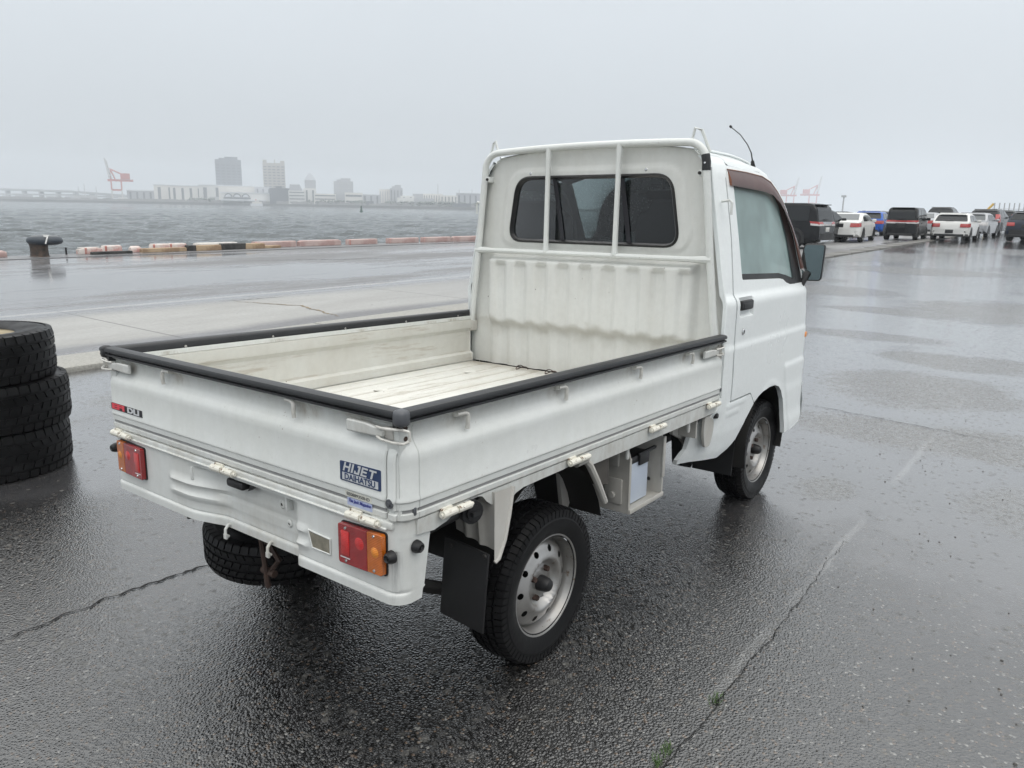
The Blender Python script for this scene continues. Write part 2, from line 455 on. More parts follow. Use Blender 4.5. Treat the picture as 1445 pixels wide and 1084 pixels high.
def glass(name, tint, gl=1.0, rough=0.02, drops=0.0, fog=0.0, fogc=(0.6, 0.75, 0.73)):
    m = bpy.data.materials.new(name); m.use_nodes = True; t = m.node_tree; t.nodes.clear()
    out = t.nodes.new('ShaderNodeOutputMaterial'); tr = t.nodes.new('ShaderNodeBsdfTransparent'); tr.inputs[0].default_value = (*tint, 1)
    gls = t.nodes.new('ShaderNodeBsdfGlossy'); gls.inputs['Roughness'].default_value = rough; gls.inputs[0].default_value = (gl, gl, gl, 1)
    fr = t.nodes.new('ShaderNodeFresnel'); fr.inputs[0].default_value = 1.5
    mxs = t.nodes.new('ShaderNodeMixShader')
    t.links.new(fr.outputs[0], mxs.inputs[0]); t.links.new(tr.outputs[0], mxs.inputs[1]); t.links.new(gls.outputs[0], mxs.inputs[2])
    if drops:
        tcx = t.nodes.new('ShaderNodeTexCoord'); vo = t.nodes.new('ShaderNodeTexVoronoi'); vo.inputs['Scale'].default_value = 70
        t.links.new(tcx.outputs['Object'], vo.inputs['Vector'])
        mr = t.nodes.new('ShaderNodeMapRange'); mr.inputs[1].default_value = 0.0; mr.inputs[2].default_value = 0.3; mr.inputs[3].default_value = 1; mr.inputs[4].default_value = 0
        t.links.new(vo.outputs['Distance'], mr.inputs[0])
        bp = t.nodes.new('ShaderNodeBump'); bp.inputs['Distance'].default_value = 0.002; bp.inputs['Strength'].default_value = drops
        t.links.new(mr.outputs[0], bp.inputs['Height']); t.links.new(bp.outputs[0], gls.inputs['Normal'])
    last = mxs.outputs[0]
    if fog:     # breath and rain film on the pane
        df = t.nodes.new('ShaderNodeBsdfDiffuse'); df.inputs[0].default_value = (*fogc, 1); tl = t.nodes.new('ShaderNodeBsdfTranslucent'); tl.inputs[0].default_value = (*fogc, 1)
        ad = t.nodes.new('ShaderNodeMixShader'); ad.inputs[0].default_value = 0.5; t.links.new(df.outputs[0], ad.inputs[1]); t.links.new(tl.outputs[0], ad.inputs[2])
        fm_ = t.nodes.new('ShaderNodeMixShader'); tcz = t.nodes.new('ShaderNodeTexCoord'); nz = t.nodes.new('ShaderNodeTexNoise'); nz.inputs['Scale'].default_value = 5; t.links.new(tcz.outputs['Object'], nz.inputs['Vector'])
        mz = t.nodes.new('ShaderNodeMapRange'); mz.inputs[1].default_value = 0.3; mz.inputs[2].default_value = 0.7; mz.inputs[3].default_value = fog*0.8; mz.inputs[4].default_value = min(1, fog*1.2); t.links.new(nz.outputs[0], mz.inputs[0])
        t.links.new(mz.outputs[0], fm_.inputs[0]); t.links.new(last, fm_.inputs[1]); t.links.new(ad.outputs[0], fm_.inputs[2]); last = fm_.outputs[0]
    t.links.new(last, out.inputs[0]); return m
M['glass_dark'] = glass('tinted_rear_glass', (0.30, 0.33, 0.34), 0.9, 0.03, 0.3)
M['glass_door'] = glass('green_door_glass', (0.78, 0.92, 0.90), 1.0, 0.03, 0.4)
M['glass_fog'] = glass('misted_door_glass', (0.75, 0.90, 0.88), 1.0, 0.03, 0.4, fog=0.62, fogc=(0.76, 0.97, 0.96))
M['visor'] = glass('brown_smoked_plastic', (0.35, 0.24, 0.21), 1.0, 0.10, fog=0.45, fogc=(0.36, 0.25, 0.24))
M['seat'] = simple('grey_seat_cloth', (0.055, 0.057, 0.06), 0.9, bump=0.001, bscale=200)
M['trim'] = simple('cab_trim', (0.09, 0.095, 0.10), 0.7)
M['visor_edge'] = simple('brown_plastic_edge', (0.22, 0.085, 0.045), 0.35)
g = NG('mirror_glass'); g.set(col=(0.13, 0.165, 0.17), rough=0.05, metal=1.0); M['mirror'] = g.m
g = NG('battery_case'); g.set(col=g.mix(g.rng(g.noise(8, 3), 0.3, 0.7), (0.50, 0.56, 0.66), (0.58, 0.64, 0.72)), rough=0.35); M['battery'] = g.m
M['greypaint'] = None
g = paint('underbody_white', (0.52, 0.51, 0.48), (0.30, 0.27, 0.22), 0.4, 0.3, 0.5); M['under'] = g.m
# ------------------------------------------------------------------ ground materials
def seam_mask(g, c, centre, half, soft):
    a = g.math('ABSOLUTE', g.math('SUBTRACT', c, centre)); return g.rng(a, half, half+soft, 1, 0, True)
g = NG('wet_asphalt')
x_, y_, z_ = g.xyz()
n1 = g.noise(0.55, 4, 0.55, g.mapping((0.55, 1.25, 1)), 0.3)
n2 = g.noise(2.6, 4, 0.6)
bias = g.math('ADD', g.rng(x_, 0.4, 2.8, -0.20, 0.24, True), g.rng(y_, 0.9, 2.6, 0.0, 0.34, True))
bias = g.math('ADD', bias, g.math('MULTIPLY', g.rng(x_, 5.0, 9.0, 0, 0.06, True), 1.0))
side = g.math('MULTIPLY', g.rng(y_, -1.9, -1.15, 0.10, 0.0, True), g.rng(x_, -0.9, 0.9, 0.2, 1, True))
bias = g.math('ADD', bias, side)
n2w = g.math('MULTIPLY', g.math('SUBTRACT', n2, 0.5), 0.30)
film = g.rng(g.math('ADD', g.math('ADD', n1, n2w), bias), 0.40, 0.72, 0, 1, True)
# streaky drying marks in the far lot
stn = g.noise(0.5, 5, 0.6, g.mapping((0.9, 0.5, 1), (7, 3, 0)))
# slightly higher spots of the lot that stand out of the water film: grainy, olive grey
wob = g.math('ADD', g.math('MULTIPLY', g.math('SUBTRACT', g.noise(1.7, 4, 0.65), 0.5), 2.2), g.math('MULTIPLY', g.math('SUBTRACT', g.noise(9, 4, 0.7), 0.5), 1.0))
dry = None
for cx, cy, rx, ry, k in ((3.65, -0.95, 0.38, 0.75, .9), (3.75, -1.65, 0.42, 0.6, 1), (5.3, -0.85, 0.75, 0.75, .9), (6.9, -1.1, 0.5, 0.9, .9), (12.0, -1.0, 1.6, 1.5, 1), (19.9, 1.75, 1.3, 1.9, 1), (25.2, 4.0, 3.0, 1.4, 1), (2.25, -0.94, 0.20, 0.16, .8),
                          (13.5, 2.3, 0.9, 1.3, .8), (8.1, 0.2, 0.35, 0.9, .6), (10.9, 0.3, 0.5, 1.2, .8), (32.5, 1.0, 2.4, 3.2, .9), (15.5, 3.6, 0.8, 1.1, .8), (2.6, -2.1, 0.5, 0.5, .7), (22, -1.2, 1.5, 2.0, .7), (28, -2.5, 2, 2.5, .8), (1.0, 3.6, 0.5, 0.4, .5), (6.0, -2.6, 0.6, 0.9, .8)):
    ax_ = g.math('POWER', g.math('DIVIDE', g.math('SUBTRACT', x_, cx), rx), 2.0); ay_ = g.math('POWER', g.math('DIVIDE', g.math('SUBTRACT', y_, cy), ry), 2.0)
    m1 = g.rng(g.math('ADD', g.math('ADD', ax_, ay_), wob), 0.35, 1.5, k, 0.0, True)
    dry = m1 if dry is None else g.math('MAXIMUM', dry, m1)
film = g.math('MULTIPLY', film, g.math('SUBTRACT', 1.0, g.math('MULTIPLY', dry, 0.80)))
vd = g.vor(118, out='Distance'); vc = g.vor(118, out='Color')
cs = g.n('ShaderNodeSeparateXYZ'); g.l(vc, cs.inputs[0])
shade = g.rng(cs.outputs[0], 0, 1, 0.0, 1.0)
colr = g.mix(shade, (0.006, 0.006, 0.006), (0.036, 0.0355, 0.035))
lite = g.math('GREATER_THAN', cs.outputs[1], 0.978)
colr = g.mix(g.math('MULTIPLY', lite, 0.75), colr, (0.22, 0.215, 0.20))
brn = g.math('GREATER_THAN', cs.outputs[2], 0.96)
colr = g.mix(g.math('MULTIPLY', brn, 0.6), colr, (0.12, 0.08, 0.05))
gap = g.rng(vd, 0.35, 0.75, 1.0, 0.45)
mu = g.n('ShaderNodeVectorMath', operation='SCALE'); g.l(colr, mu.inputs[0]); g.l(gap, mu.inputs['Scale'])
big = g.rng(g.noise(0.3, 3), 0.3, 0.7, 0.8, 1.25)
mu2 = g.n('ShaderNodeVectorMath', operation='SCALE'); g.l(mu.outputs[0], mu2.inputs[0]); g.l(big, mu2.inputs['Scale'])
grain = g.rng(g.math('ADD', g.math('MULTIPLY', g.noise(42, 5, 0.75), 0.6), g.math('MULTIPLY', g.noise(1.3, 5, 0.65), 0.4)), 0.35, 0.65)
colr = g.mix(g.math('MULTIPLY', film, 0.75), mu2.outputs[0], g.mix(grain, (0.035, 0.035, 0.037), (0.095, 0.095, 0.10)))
colr = g.mix(g.math('MULTIPLY', dry, 0.75), colr, g.mix(g.rng(g.noise(60, 4, 0.8), 0.38, 0.62), (0.035, 0.034, 0.029), (0.145, 0.140, 0.125)))
# pale construction joint beside the truck
jn = g.math('ADD', y_, g.rng(g.noise(3, 3), 0, 1, -0.02, 0.02))
jm = g.math('MULTIPLY', seam_mask(g, jn, -1.205, 0.008, 0.016), g.rng(g.noise(0.9, 3, 0.5, g.mapping((1, 1, 1), (4.3, 2, 0))), 0.48, 0.60))
colr = g.mix(g.math('MULTIPLY', jm, 0.4), colr, (0.22, 0.22, 0.215))
# stones that stand through the water film
vs_ = g.n('ShaderNodeSeparateXYZ'); g.l(g.vor(40, out='Color'), vs_.inputs[0])
thr = g.math('SUBTRACT', 0.93, g.math('ADD', g.math('MULTIPLY', dry, 0.50), g.math('MULTIPLY', g.rng(g.noise(1.1, 4, 0.6), 0.45, 0.7), 0.14)))
speck = g.math('MULTIPLY', g.math('GREATER_THAN', vs_.outputs[0], thr), g.rng(g.vor(40), 0.15, 0.5, 1.0, 0.3))
colr = g.mix(g.math('MULTIPLY', speck, 0.8), colr, g.mix(vs_.outputs[1], (0.030, 0.029, 0.026), (0.13, 0.125, 0.115)))
g.set(col=colr, rough=g.mixf(speck, g.mixf(film, g.rng(cs.outputs[2], 0, 1, 0.10, 0.26), 0.08), 0.42), ior=1.85)
g.l(g.math('SUBTRACT', 1.0, g.math('MULTIPLY', speck, 0.75)), g.b.inputs['Coat Weight'])
hgt = g.math('ADD', g.rng(vd, 0.0, 0.7, 1.0, 0.0), g.math('MULTIPLY', g.noise(230, 2), 0.5))
hgt = g.math('ADD', hgt, g.math('MULTIPLY', g.noise(34, 3), 0.75))
near = g.mixf(film, 0.46, 0.12)
bn = g.bump(hgt, 0.0075, near)
b2 = g.n('ShaderNodeBump'); b2.inputs['Distance'].default_value = 0.0075; g.l(hgt, b2.inputs['Height']); g.l(g.mixf(film, 0.24, 0.055), b2.inputs['Strength']); g.l(b2.outputs[0], g.b.inputs['Coat Normal'])
g.b.inputs['Coat IOR'].default_value = 1.47; g.b.inputs['Coat Roughness'].default_value = 0.08
M['asphalt'] = g.m

g = NG('concrete_apron')
x_, y_, z_ = g.xyz()
n1 = g.noise(0.22, 5, 0.6, g.mapping((0.35, 1.3, 1), (2, 9, 0)))
yy = g.math('ADD', y_, g.rng(g.noise(0.5, 3), 0, 1, -0.25, 0.25))
pale = g.math('MULTIPLY', g.rng(yy, 6.0, 6.4, 0, 1, True), g.rng(yy, 8.0, 8.9, 1, 0, True))
pale = g.math('MULTIPLY', pale, g.rng(x_, 3.5, 14.0, 1.0, 0.45, True))
wet = g.math('MULTIPLY', g.math('SUBTRACT', 1.0, pale), g.rng(g.math('ADD', n1, g.math('MULTIPLY', g.math('SUBTRACT', g.noise(2.2, 5, 0.7, g.mapping((0.5, 2.2, 1))), 0.5), 0.22)), 0.36, 0.54, 0.12, 1, True))
fine = g.rng(g.noise(18, 6, 0.7), 0.3, 0.7)
wcol = g.mix(fine, (0.13, 0.13, 0.135), (0.20, 0.20, 0.205))
pcol = g.mix(fine, (0.30, 0.30, 0.29), (0.395, 0.395, 0.385))
pcol = g.mix(g.rng(g.noise(0.9, 4, 0.6, g.mapping((0.6, 2, 1))), 0.35, 0.7, 0, 0.5), pcol, (0.24, 0.235, 0.225))
colr = g.mix(pale, wcol, pcol)
# slab joints
jx = g.math('FRACT', g.math('DIVIDE', g.math('ADD', x_, g.math('MULTIPLY', y_, 0.0)), 5.0))
jm = seam_mask(g, jx, 0.5, 0.0025, 0.002)
jm2 = seam_mask(g, y_, 8.95, 0.05, 0.04); jm3 = seam_mask(g, y_, 13.9, 0.03, 0.03)
colr = g.mix(g.math('MULTIPLY', jm2, 0.7), colr, (0.36, 0.355, 0.34))
colr = g.mix(g.math('MULTIPLY', g.math('MAXIMUM', jm, jm3), 0.5), colr, (0.07, 0.07, 0.07))
g.set(col=colr, rough=g.mixf(wet, 0.6, 0.09), ior=1.35)
g.bump(g.math('ADD', g.noise(60, 4, 0.7), g.math('MULTIPLY', g.noise(4, 3), 2.0)), 0.003, g.mixf(wet, 0.8, 0.03))
M['apron'] = g.m
g = NG('kerb_stone'); gp = g.n('ShaderNodeNewGeometry'); gx = g.xyz(gp.outputs['Position'])[0]; fine = g.rng(g.noise(45, 5, 0.75), 0.3, 0.7)
g.set(col=g.mix(g.rng(gx, 5, 14), g.mix(fine, (0.20, 0.195, 0.175), (0.42, 0.41, 0.375)), (0.13, 0.125, 0.115)), rough=0.5); g.bump(g.noise(60, 4, 0.7), 0.006, 1.0); M['kerb'] = g.m
g = NG('sea_water')
x_, y_, z_ = g.xyz()
wv = g.noise(1.0, 5, 0.62, g.mapping((0.40, 0.60, 1)), 0.6); wv2 = g.noise(1.0, 3, 0.5, g.mapping((0.09, 0.14, 1)), 0.3)
h = g.math('ADD', g.math('MULTIPLY', wv, 0.55), g.math('MULTIPLY', wv2, 0.7))
g.set(col=(0.022, 0.034, 0.036), rough=0.09, ior=1.333); g.bump(h, 0.9, 0.75); M['water'] = g.m
M['crack'] = simple('crack_black', (0.006, 0.006, 0.006), 0.9)
M['stain'] = simple('rust_brown_sediment', (0.20, 0.155, 0.10), 0.7, var=0.4, scale=8)

# ------------------------------------------------------------------ the ground and the water
def sheet(name, x0, x1, y0, y1, z, m, kind='structure'):
    mb = MB(); mb.add([(x0, y0, z), (x1, y0, z), (x1, y1, z), (x0, y1, z)], [(0, 1, 2, 3)])
    o = mb.build(name, m, smooth=0); o['kind'] = kind; return o
def zg(x, y):
    """the lot rises very slightly away from the quay corner"""
    return 0.007*min(50.0, max(0.0, x-12))*(1-sstep(9, 15, y))
def gsheet(name, xs, ys, m):
    mb = MB(); n = len(xs)
    mb.add([(x, y, zg(x, y)) for y in ys for x in xs], [(j*n+i, j*n+i+1, (j+1)*n+i+1, (j+1)*n+i) for j in range(len(ys)-1) for i in range(n-1)])
    o = mb.build(name, m, smooth=30); o['kind'] = 'structure'; return o
GX = [-120, 0, 8, 12, 16, 24, 32, 40, 50, 62, 80, 200, 1500]
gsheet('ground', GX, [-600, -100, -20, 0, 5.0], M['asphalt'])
gsheet('pavement', GX, [5.0, 9.0, 10, 11, 12, 13, 14, 15, 19.0], M['apron'])
# quay edge: a coping beam, a sunk rail slot before it, the wall down to the water
cp = MB(); cp.prism([(19.12, -2.6), (20.42, -2.6), (20.42, 0.012), (19.12, 0.012)], 0, -120, 1500)
o = cp.build('quay_edge', M['apron'], smooth=0); o['kind'] = 'structure'
rl = MB(); rl.box((690, 19.06, -0.03), (1620, 0.12, 0.04)); o = rl.build('drain_channel', M['dark'], smooth=0); o['kind'] = 'structure'
# the harbour: real waves, fine near the quay and coarser with distance
def sea():
    rw_ = random.Random(3); comp = []
    for i in range(26):
        lam = 0.75*1.16**i*rw_.uniform(.9, 1.1); a = R_(215)+rw_.gauss(0, 0.75); comp.append((2*PI/lam, math.cos(a), math.sin(a), rw_.uniform(0, 2*PI), 0.0165*lam**0.82 if lam < 9 else 0.0, lam))
    mb = MB(); rows = []; d = 20.0
    while d < 1320: rows.append(d); d += max(0.16, (d-14)*0.0125)
    rows.append(1330)
    N = 250; vs = []
    for d in rows:
        yq = d+0.42; sp_ = max(0.2, (d-14)*0.0125)
        for i in range(N):
            a = -0.9+2.6*i/(N-1)
            x = CAM_LOC.x+(yq-CAM_LOC.y)*math.tan(-0.62+1.86*(i/(N-1)))
            if x > 1480: x = 1480+i*.1
            z = -2.05
            if yq > 20.45:
                for k, ca, sa, ph, am, lam in comp:
                    if am and lam > sp_*1.6: z += am*math.sin(k*(x*ca+yq*sa)+ph)
            vs.append((x, yq, z))
    n = N
    mb.add(vs, [(j*n+i, j*n+i+1, (j+1)*n+i+1, (j+1)*n+i) for j in range(len(rows)-1) for i in range(n-1)])
    o = mb.build('water', M['water'], smooth=180); o['kind'] = 'structure'
sea()
# low stone kerb strip, laid in lengths with open joints
kb = thing('kerb_strip', 'low pale granular concrete kerb strip lying between asphalt and quay pavement', 'kerb')
del kb['category']; del kb['label']; kb['kind'] = 'structure'
x = -14.0; i = 0
km = None
while x < 60:
    L = 1.98
    if km is None:
        kbm = MB(); kbm.box((0, 0, 0), (L, 0.60, 0.10), bev=0.02); o = kbm.build('kerb_stone', M['kerb'], kb); km = o.data
    else:
        o = bpy.data.objects.new('kerb_stone', km); C.objects.link(o); o.parent = kb
    o.location = (x+L/2, 5.28+random.uniform(-0.008, 0.008), zg(x+1, 5)-0.002+random.uniform(-0.004, 0.004)); o.rotation_euler = (random.uniform(-.004, .004), 0, random.uniform(-.003, .003))
    x += 2.0
# cracks in the asphalt: thin ragged dark strips
def crack(name, pts, w, jit, m=None, z=0.004):
    mb = MB(); path = []
    for a, b in zip(pts[:-1], pts[1:]):
        n = max(2, int(math.hypot(b[0]-a[0], b[1]-a[1])/0.02))
        for k in range(n): path.append((a[0]+(b[0]-a[0])*k/n, a[1]+(b[1]-a[1])*k/n))
    path.append(pts[-1]); wob = 0; vs = []; n = len(path)
    dx, dy = pts[-1][0]-pts[0][0], pts[-1][1]-pts[0][1]; L = math.hypot(dx, dy); nx, ny = -dy/L, dx/L
    for k, p in enumerate(path):
        wob = wob*0.86 + random.uniform(-jit, jit)
        t = k/(n-1); ww = w*(0.25+0.75*math.sin(PI*min(1, max(0.02, t))))*random.uniform(0.35, 1.2)
        vs += [(p[0]+nx*(wob+ww), p[1]+ny*(wob+ww), z), (p[0]+nx*(wob-ww), p[1]+ny*(wob-ww), z)]
    mb.add(vs, [(2*k, 2*k+1, 2*k+3, 2*k+2) for k in range(n-1)])
    o = mb.build(name, m or M['crack'], smooth=0); o['kind'] = 'structure'; return o
crack('ground_crack', [(-1.15, 0.79), (-0.76, 0.80), (-0.35, 0.765), (0.6, 0.78), (1.6, 0.8)], 0.0095, 0.011)
crack('ground_crack', [(4.05, -0.1), (4.06, -0.45), (3.98, -1.0), (3.90, -1.7)], 0.005, 0.008)
crack('ground_crack', [(-0.9, -1.24), (-0.15, -1.235), (1.0, -1.225), (1.6, -1.205)], 0.0020, 0.0045)
crack('pavement_crack', [(4.7, 8.35), (5.1, 7.3), (4.85, 6.4), (4.75, 6.0)], 0.03, 0.016, M['stain'])
crack('pavement_crack', [(4.55, 8.5), (5.6, 8.35)], 0.012, 0.006)
crack('pavement_crack', [(9.5, 15.6), (14.0, 13.6)], 0.03, 0.012)

# small debris that lies about: pebbles and crumbs of asphalt
pb = MB()
for k in range(420):
    if k < 330:
        r = random.uniform(2.6, 26); a = random.uniform(-0.15, 1.55)
        x, y = CAM_LOC.x + r*math.cos(a), CAM_LOC.y + r*math.sin(a)
    else:
        x, y = random.uniform(-1, 3.5), random.uniform(-2.2, -0.9)
    s = random.uniform(0.0015, 0.0048)*(1+0.05*math.hypot(x, y))
    bmx = [(s*random.uniform(.7, 1.3)*math.cos(q), s*random.uniform(.7, 1.3)*math.sin(q)) for q in (0, 1.2, 2.5, 3.8, 5.1)]
    zz = zg(x, y)
    pb.add([(x+p[0], y+p[1], zz+0.0005) for p in bmx]+[(x+p[0]*.5, y+p[1]*.5, zz+s*0.8) for p in bmx],
           [(i, (i+1) % 5, 5+(i+1) % 5, 5+i) for i in range(5)]+[(5, 6, 7, 8, 9)])
o = pb.build('gravel', simple('crumbs', (0.07, 0.065, 0.06), 0.5, var=0.5, scale=3), smooth=0); o['kind'] = 'stuff'

# grass shoots in the joint
def tuft(px_list, label, seed):
    rnd = random.Random(seed); mb = MB()
    cx, cy = px_list
    for k in range(46):
        x, y = cx+rnd.gauss(0, 0.014), cy+rnd.gauss(0, 0.008); a = rnd.uniform(0, 2*PI); h = rnd.uniform(0.008, 0.024); b = rnd.uniform(0.005, 0.02)
        w = 0.0012; ca, sa = math.cos(a), math.sin(a)
        mb.add([(x-sa*w, y+ca*w, 0), (x+sa*w, y-ca*w, 0), (x+ca*b*.5+sa*w*.8, y+sa*b*.5-ca*w*.8, h*.65), (x+ca*b*.5-sa*w*.8, y+sa*b*.5+ca*w*.8, h*.65), (x+ca*b, y+sa*b, h)],
               [(0, 1, 2, 3), (3, 2, 4)])
    o = mb.build('grass_tuft', M['grass'], smooth=0); tag(o, label, 'grass', 'grass tufts sprouting from the asphalt joint')
M['grass'] = simple('grass_green', (0.06, 0.11, 0.03), 0.5, var=0.4, scale=60)
tuft((-0.175, -1.205), 'largest green grass tuft in asphalt joint near the bottom of the photo', 1)
tuft((-0.235, -1.21), 'small grass tuft in the asphalt joint at the bottom edge', 2)
tuft((0.12, -1.222), 'sparse grass tuft further along the asphalt joint towards the rear wheel', 3)
# ------------------------------------------------------------------ far shore: land, city, cranes, bridge
def fm(name, col): return simple(name, col, 0.7, var=0.06, scale=0.05)
M['c_grey'] = fm('tower_grey', (0.26, 0.275, 0.30)); M['c_beige'] = fm('tower_beige', (0.44, 0.42, 0.39)); M['c_white'] = fm('shed_white', (0.74, 0.72, 0.68))
M['c_white2'] = fm('white_render', (0.68, 0.68, 0.66)); M['c_slate'] = fm('slate', (0.13, 0.14, 0.16)); M['c_mid'] = fm('grey_render', (0.44, 0.45, 0.47))
M['c_band'] = fm('window_band', (0.17, 0.18, 0.20)); M['c_roof'] = fm('pale_roof', (0.68, 0.70, 0.73)); M['c_land'] = fm('quay_concrete', (0.17, 0.17, 0.17))
M['c_red'] = fm('crane_red', (0.52, 0.13, 0.11)); M['c_cw'] = fm('crane_white', (0.60, 0.58, 0.57)); M['c_tree'] = fm('far_tree', (0.13, 0.145, 0.13))
M['c_bridge'] = fm('bridge_grey', (0.46, 0.47, 0.48)); M['c_yel'] = fm('crane_yellow', (0.55, 0.35, 0.05))
A0 = pix(-160, 283, 1190, -2.05); A1 = pix(60, 283.5, 1130, -2.05); A2 = pix(400, 290, 985, -2.05); A3 = pix(700, 296, 850, -2.05); A4 = pix(1120, 303, 760, -2.05); A5 = pix(1500, 310, 900, -2.05)
shore = [A0, A1, A2, A3, A4, A5]
lm = MB(); vs = []
for p in shore:
    d = Vector((p.x-CAM_LOC.x, p.y-CAM_LOC.y, 0)).normalized()
    vs += [(p.x, p.y, -2.6), (p.x, p.y, 0.6), (p.x+d.x*120, p.y+d.y*120, 1.2)]
n = len(shore)
lm.add(vs, [f for i in range(n-1) for f in ((3*i, 3*i+3, 3*i+4, 3*i+1), (3*i+1, 3*i+4, 3*i+5, 3*i+2))])
o = lm.build('land', M['c_land'], smooth=0); o['kind'] = 'structure'
SH = [-160, 60, 400, 700, 1120, 1500]; SD = [1190, 1130, 985, 850, 760, 900]
def shd(px): return lerp_tab(px, SH, SD)
def frame_at(px, back):
    """origin on the land behind the shoreline at photo column px, axes: along the shore (to the right in the photo), away, up"""
    D = shd(px)+back; p = pix(px, 290, D, 0.4)
    d = Vector((p.x-CAM_LOC.x, p.y-CAM_LOC.y, 0)).normalized()
    return Matrix(((d.y, d.x, 0, p.x), (-d.x, d.y, 0, p.y), (0, 0, 1, p.z), (0, 0, 0, 1))), D/FPX*1.02
def hrow(px): return 279.9+0.0176*px          # photo row of the horizon
def building(px0, px1, ytop, back, m, label, bands=0, roof=None, depth=None, cols=0, name='building', cat='building', extra=None, bandm=None):
    pc = (px0+px1)/2; Mt, k = frame_at(pc, back)
    w = (px1-px0)*k; h = (hrow(pc)-ytop)*k + 1.0
    r = thing(name, label, cat); r.matrix_world = Mt
    d = depth or max(14, w*0.6)
    b = MB(); b.box((0, d/2, h/2), (w, d, h)); b.build('wall', m, r, smooth=0)
    if roof:
        q = MB()
        if roof == 'flat': q.box((0, d/2, h+0.5), (w+1, d+1, 0.9))
        elif roof == 'step':
            q.box((w*0.12, d/2, h+1.8), (w*0.5, d*0.6, 3.6)); q.box((-w*0.2, d/2, h+1.0), (w*0.3, d*0.5, 2.0))
        elif roof == 'wedge':
            q.add([(-w/2, 0, h), (w/2, 0, h), (w/2, d, h), (-w/2, d, h), (-w*.1, 0, h+5), (w*.3, 0, h+6.5), (w*.3, d, h+6.5), (-w*.1, d, h+5)],
                  [(0, 1, 5, 4), (1, 2, 6, 5), (2, 3, 7, 6), (3, 0, 4, 7), (4, 5, 6, 7)])
        elif roof == 'arch':
            pts = [(-w/2+w*i/10, h+math.sin(PI*i/10)*h*0.28) for i in range(11)]; q.prism(pts, 1, -0.5, d)
        elif roof == 'gable': q.prism([(-w/2-.5, h), (w/2+.5, h), (0, h+max(2, w*0.10))], 1, -.5, d+.5)
        elif roof == 'horns':
            q.box((-w*0.40, d/2, h+2), (w*0.18, d*.8, 4)); q.box((w*0.40, d/2, h+1.6), (w*0.18, d*.8, 3.2)); q.cyl((w*.05, d/2, h), (w*.05, d/2, h+5), .5)
        q.build('roof', M['c_roof'] if roof in ('flat', 'gable', 'arch') else m, r, smooth=0)
    bm_ = bandm or M['c_band']
    for i in range(bands):
        q = MB(); zz = h*(i+0.62)/(bands+0.15); q.box((0, -0.15, zz), (w*0.9, 0.5, h/(bands+.15)*0.30)); q.build('window', bm_, r, smooth=0)
    for i in range(cols):
        q = MB(); xx = -w/2+w*(i+0.5)/cols; q.box((xx, -0.15, h*0.52), (w/cols*0.28, 0.5, h*0.72)); q.build('window', bm_, r, smooth=0)
    if extra: extra(r, w, h, d)
    return r
def fine_windows(r, w, h, d):                      # floors of a tower, too small to pick apart singly
    q = MB(); nf = int(h/3.6)
    for i in range(1, nf):
        for a in range(5): q.box((-w*0.4+w*0.2*a, -0.12, i*3.6), (w*0.13, 0.4, 1.3))
    o = q.build('window', fm('tower_glass', (0.20, 0.21, 0.23)), r, smooth=0); o['kind'] = 'stuff'
building(310, 341, 233.5, 60, M['c_grey'], 'tall dark grey tower block standing behind long white warehouses', roof='step', extra=fine_windows)
building(375.5, 402.5, 237, 90, M['c_beige'], 'tall beige tower with two raised corners behind the dark waterfront block', roof='horns', extra=fine_windows)
building(432, 446, 258, 80, M['c_mid'], 'slim grey tower with a rounded narrowing top', roof='arch')
building(222, 246, 265, 25, M['c_white'], 'white warehouse at the left end of the shed row beside the cranes', cols=2, roof='flat')
building(246, 284, 266, 20, M['c_white'], 'cream ribbed warehouse second from the left end of the shed row', cols=4, roof='flat')
building(285, 314, 265, 30, M['c_white2'], 'white warehouse with flat roof in front of grey tower', cols=2, roof='flat')
building(314, 362, 266, 45, M['c_white'], 'long white shed under the grey tower', roof='flat')
building(362, 383, 266.5, 50, M['c_mid'], 'low grey office roof left of the beige tower', cols=3)
building(186, 223, 272, 35, M['c_mid'], 'long low grey shed right of the red and white crane', roof='flat', cols=5)
def arches(r, w, h, d):
    for i in range(3):
        q = MB(); c = -w*0.36+i*w*0.16; pts = [(c+w*0.075*math.cos(PI*t/8), h*0.62+h*0.34*math.sin(PI*t/8)) for t in range(9)]
        q.prism(pts, 1, -1.6, -.2); q.build('roof_arch', M['c_band'], r, smooth=0)
        q = MB(); pts = [(c+w*0.055*math.cos(PI*t/8), h*0.62+h*0.24*math.sin(PI*t/8)) for t in range(9)]
        q.prism(pts, 1, -2.0, -1.7); q.build('roof_arch', M['c_roof'], r, smooth=0)
    q = MB(); q.box((-w*0.08, -3, h*0.30), (w*0.84, 6, 1.4)); q.build('deck', M['c_roof'], r, smooth=0)
    q = MB(); q.box((-w*0.2, -.4, h*0.5), (w*0.5, .6, 1.6)); q.build('window', M['c_band'], r, smooth=0)
building(318, 383, 274.5, 4, M['c_white2'], 'white ferry terminal with three arches on its waterfront', roof='flat', extra=arches)
building(383, 409, 268, 3, M['c_slate'], 'dark slate block standing on the waterfront', extra=lambda r, w, h, d: MB().box((-w*.05, d/2, h+1.2), (w*.3, d*.4, 2.4)).build('roof', M['c_slate'], r, smooth=0))
building(409, 430, 271, 6, M['c_white2'], 'white office with dark window bands beside the slate block', bands=4, extra=lambda r, w, h, d: MB().prism([(-w*.45, h), (w*.35, h), (w*.2, h+7), (-w*.4, h+7)], 1, 0, d).build('roof', M['c_mid'], r, smooth=0))
building(430, 446, 268, 30, M['c_white2'], 'pale low block in front of the slim rounded tower', cols=2)
building(445, 473, 275, 8, M['c_white'], 'white waterfront hall with long dark window lines', bands=3)
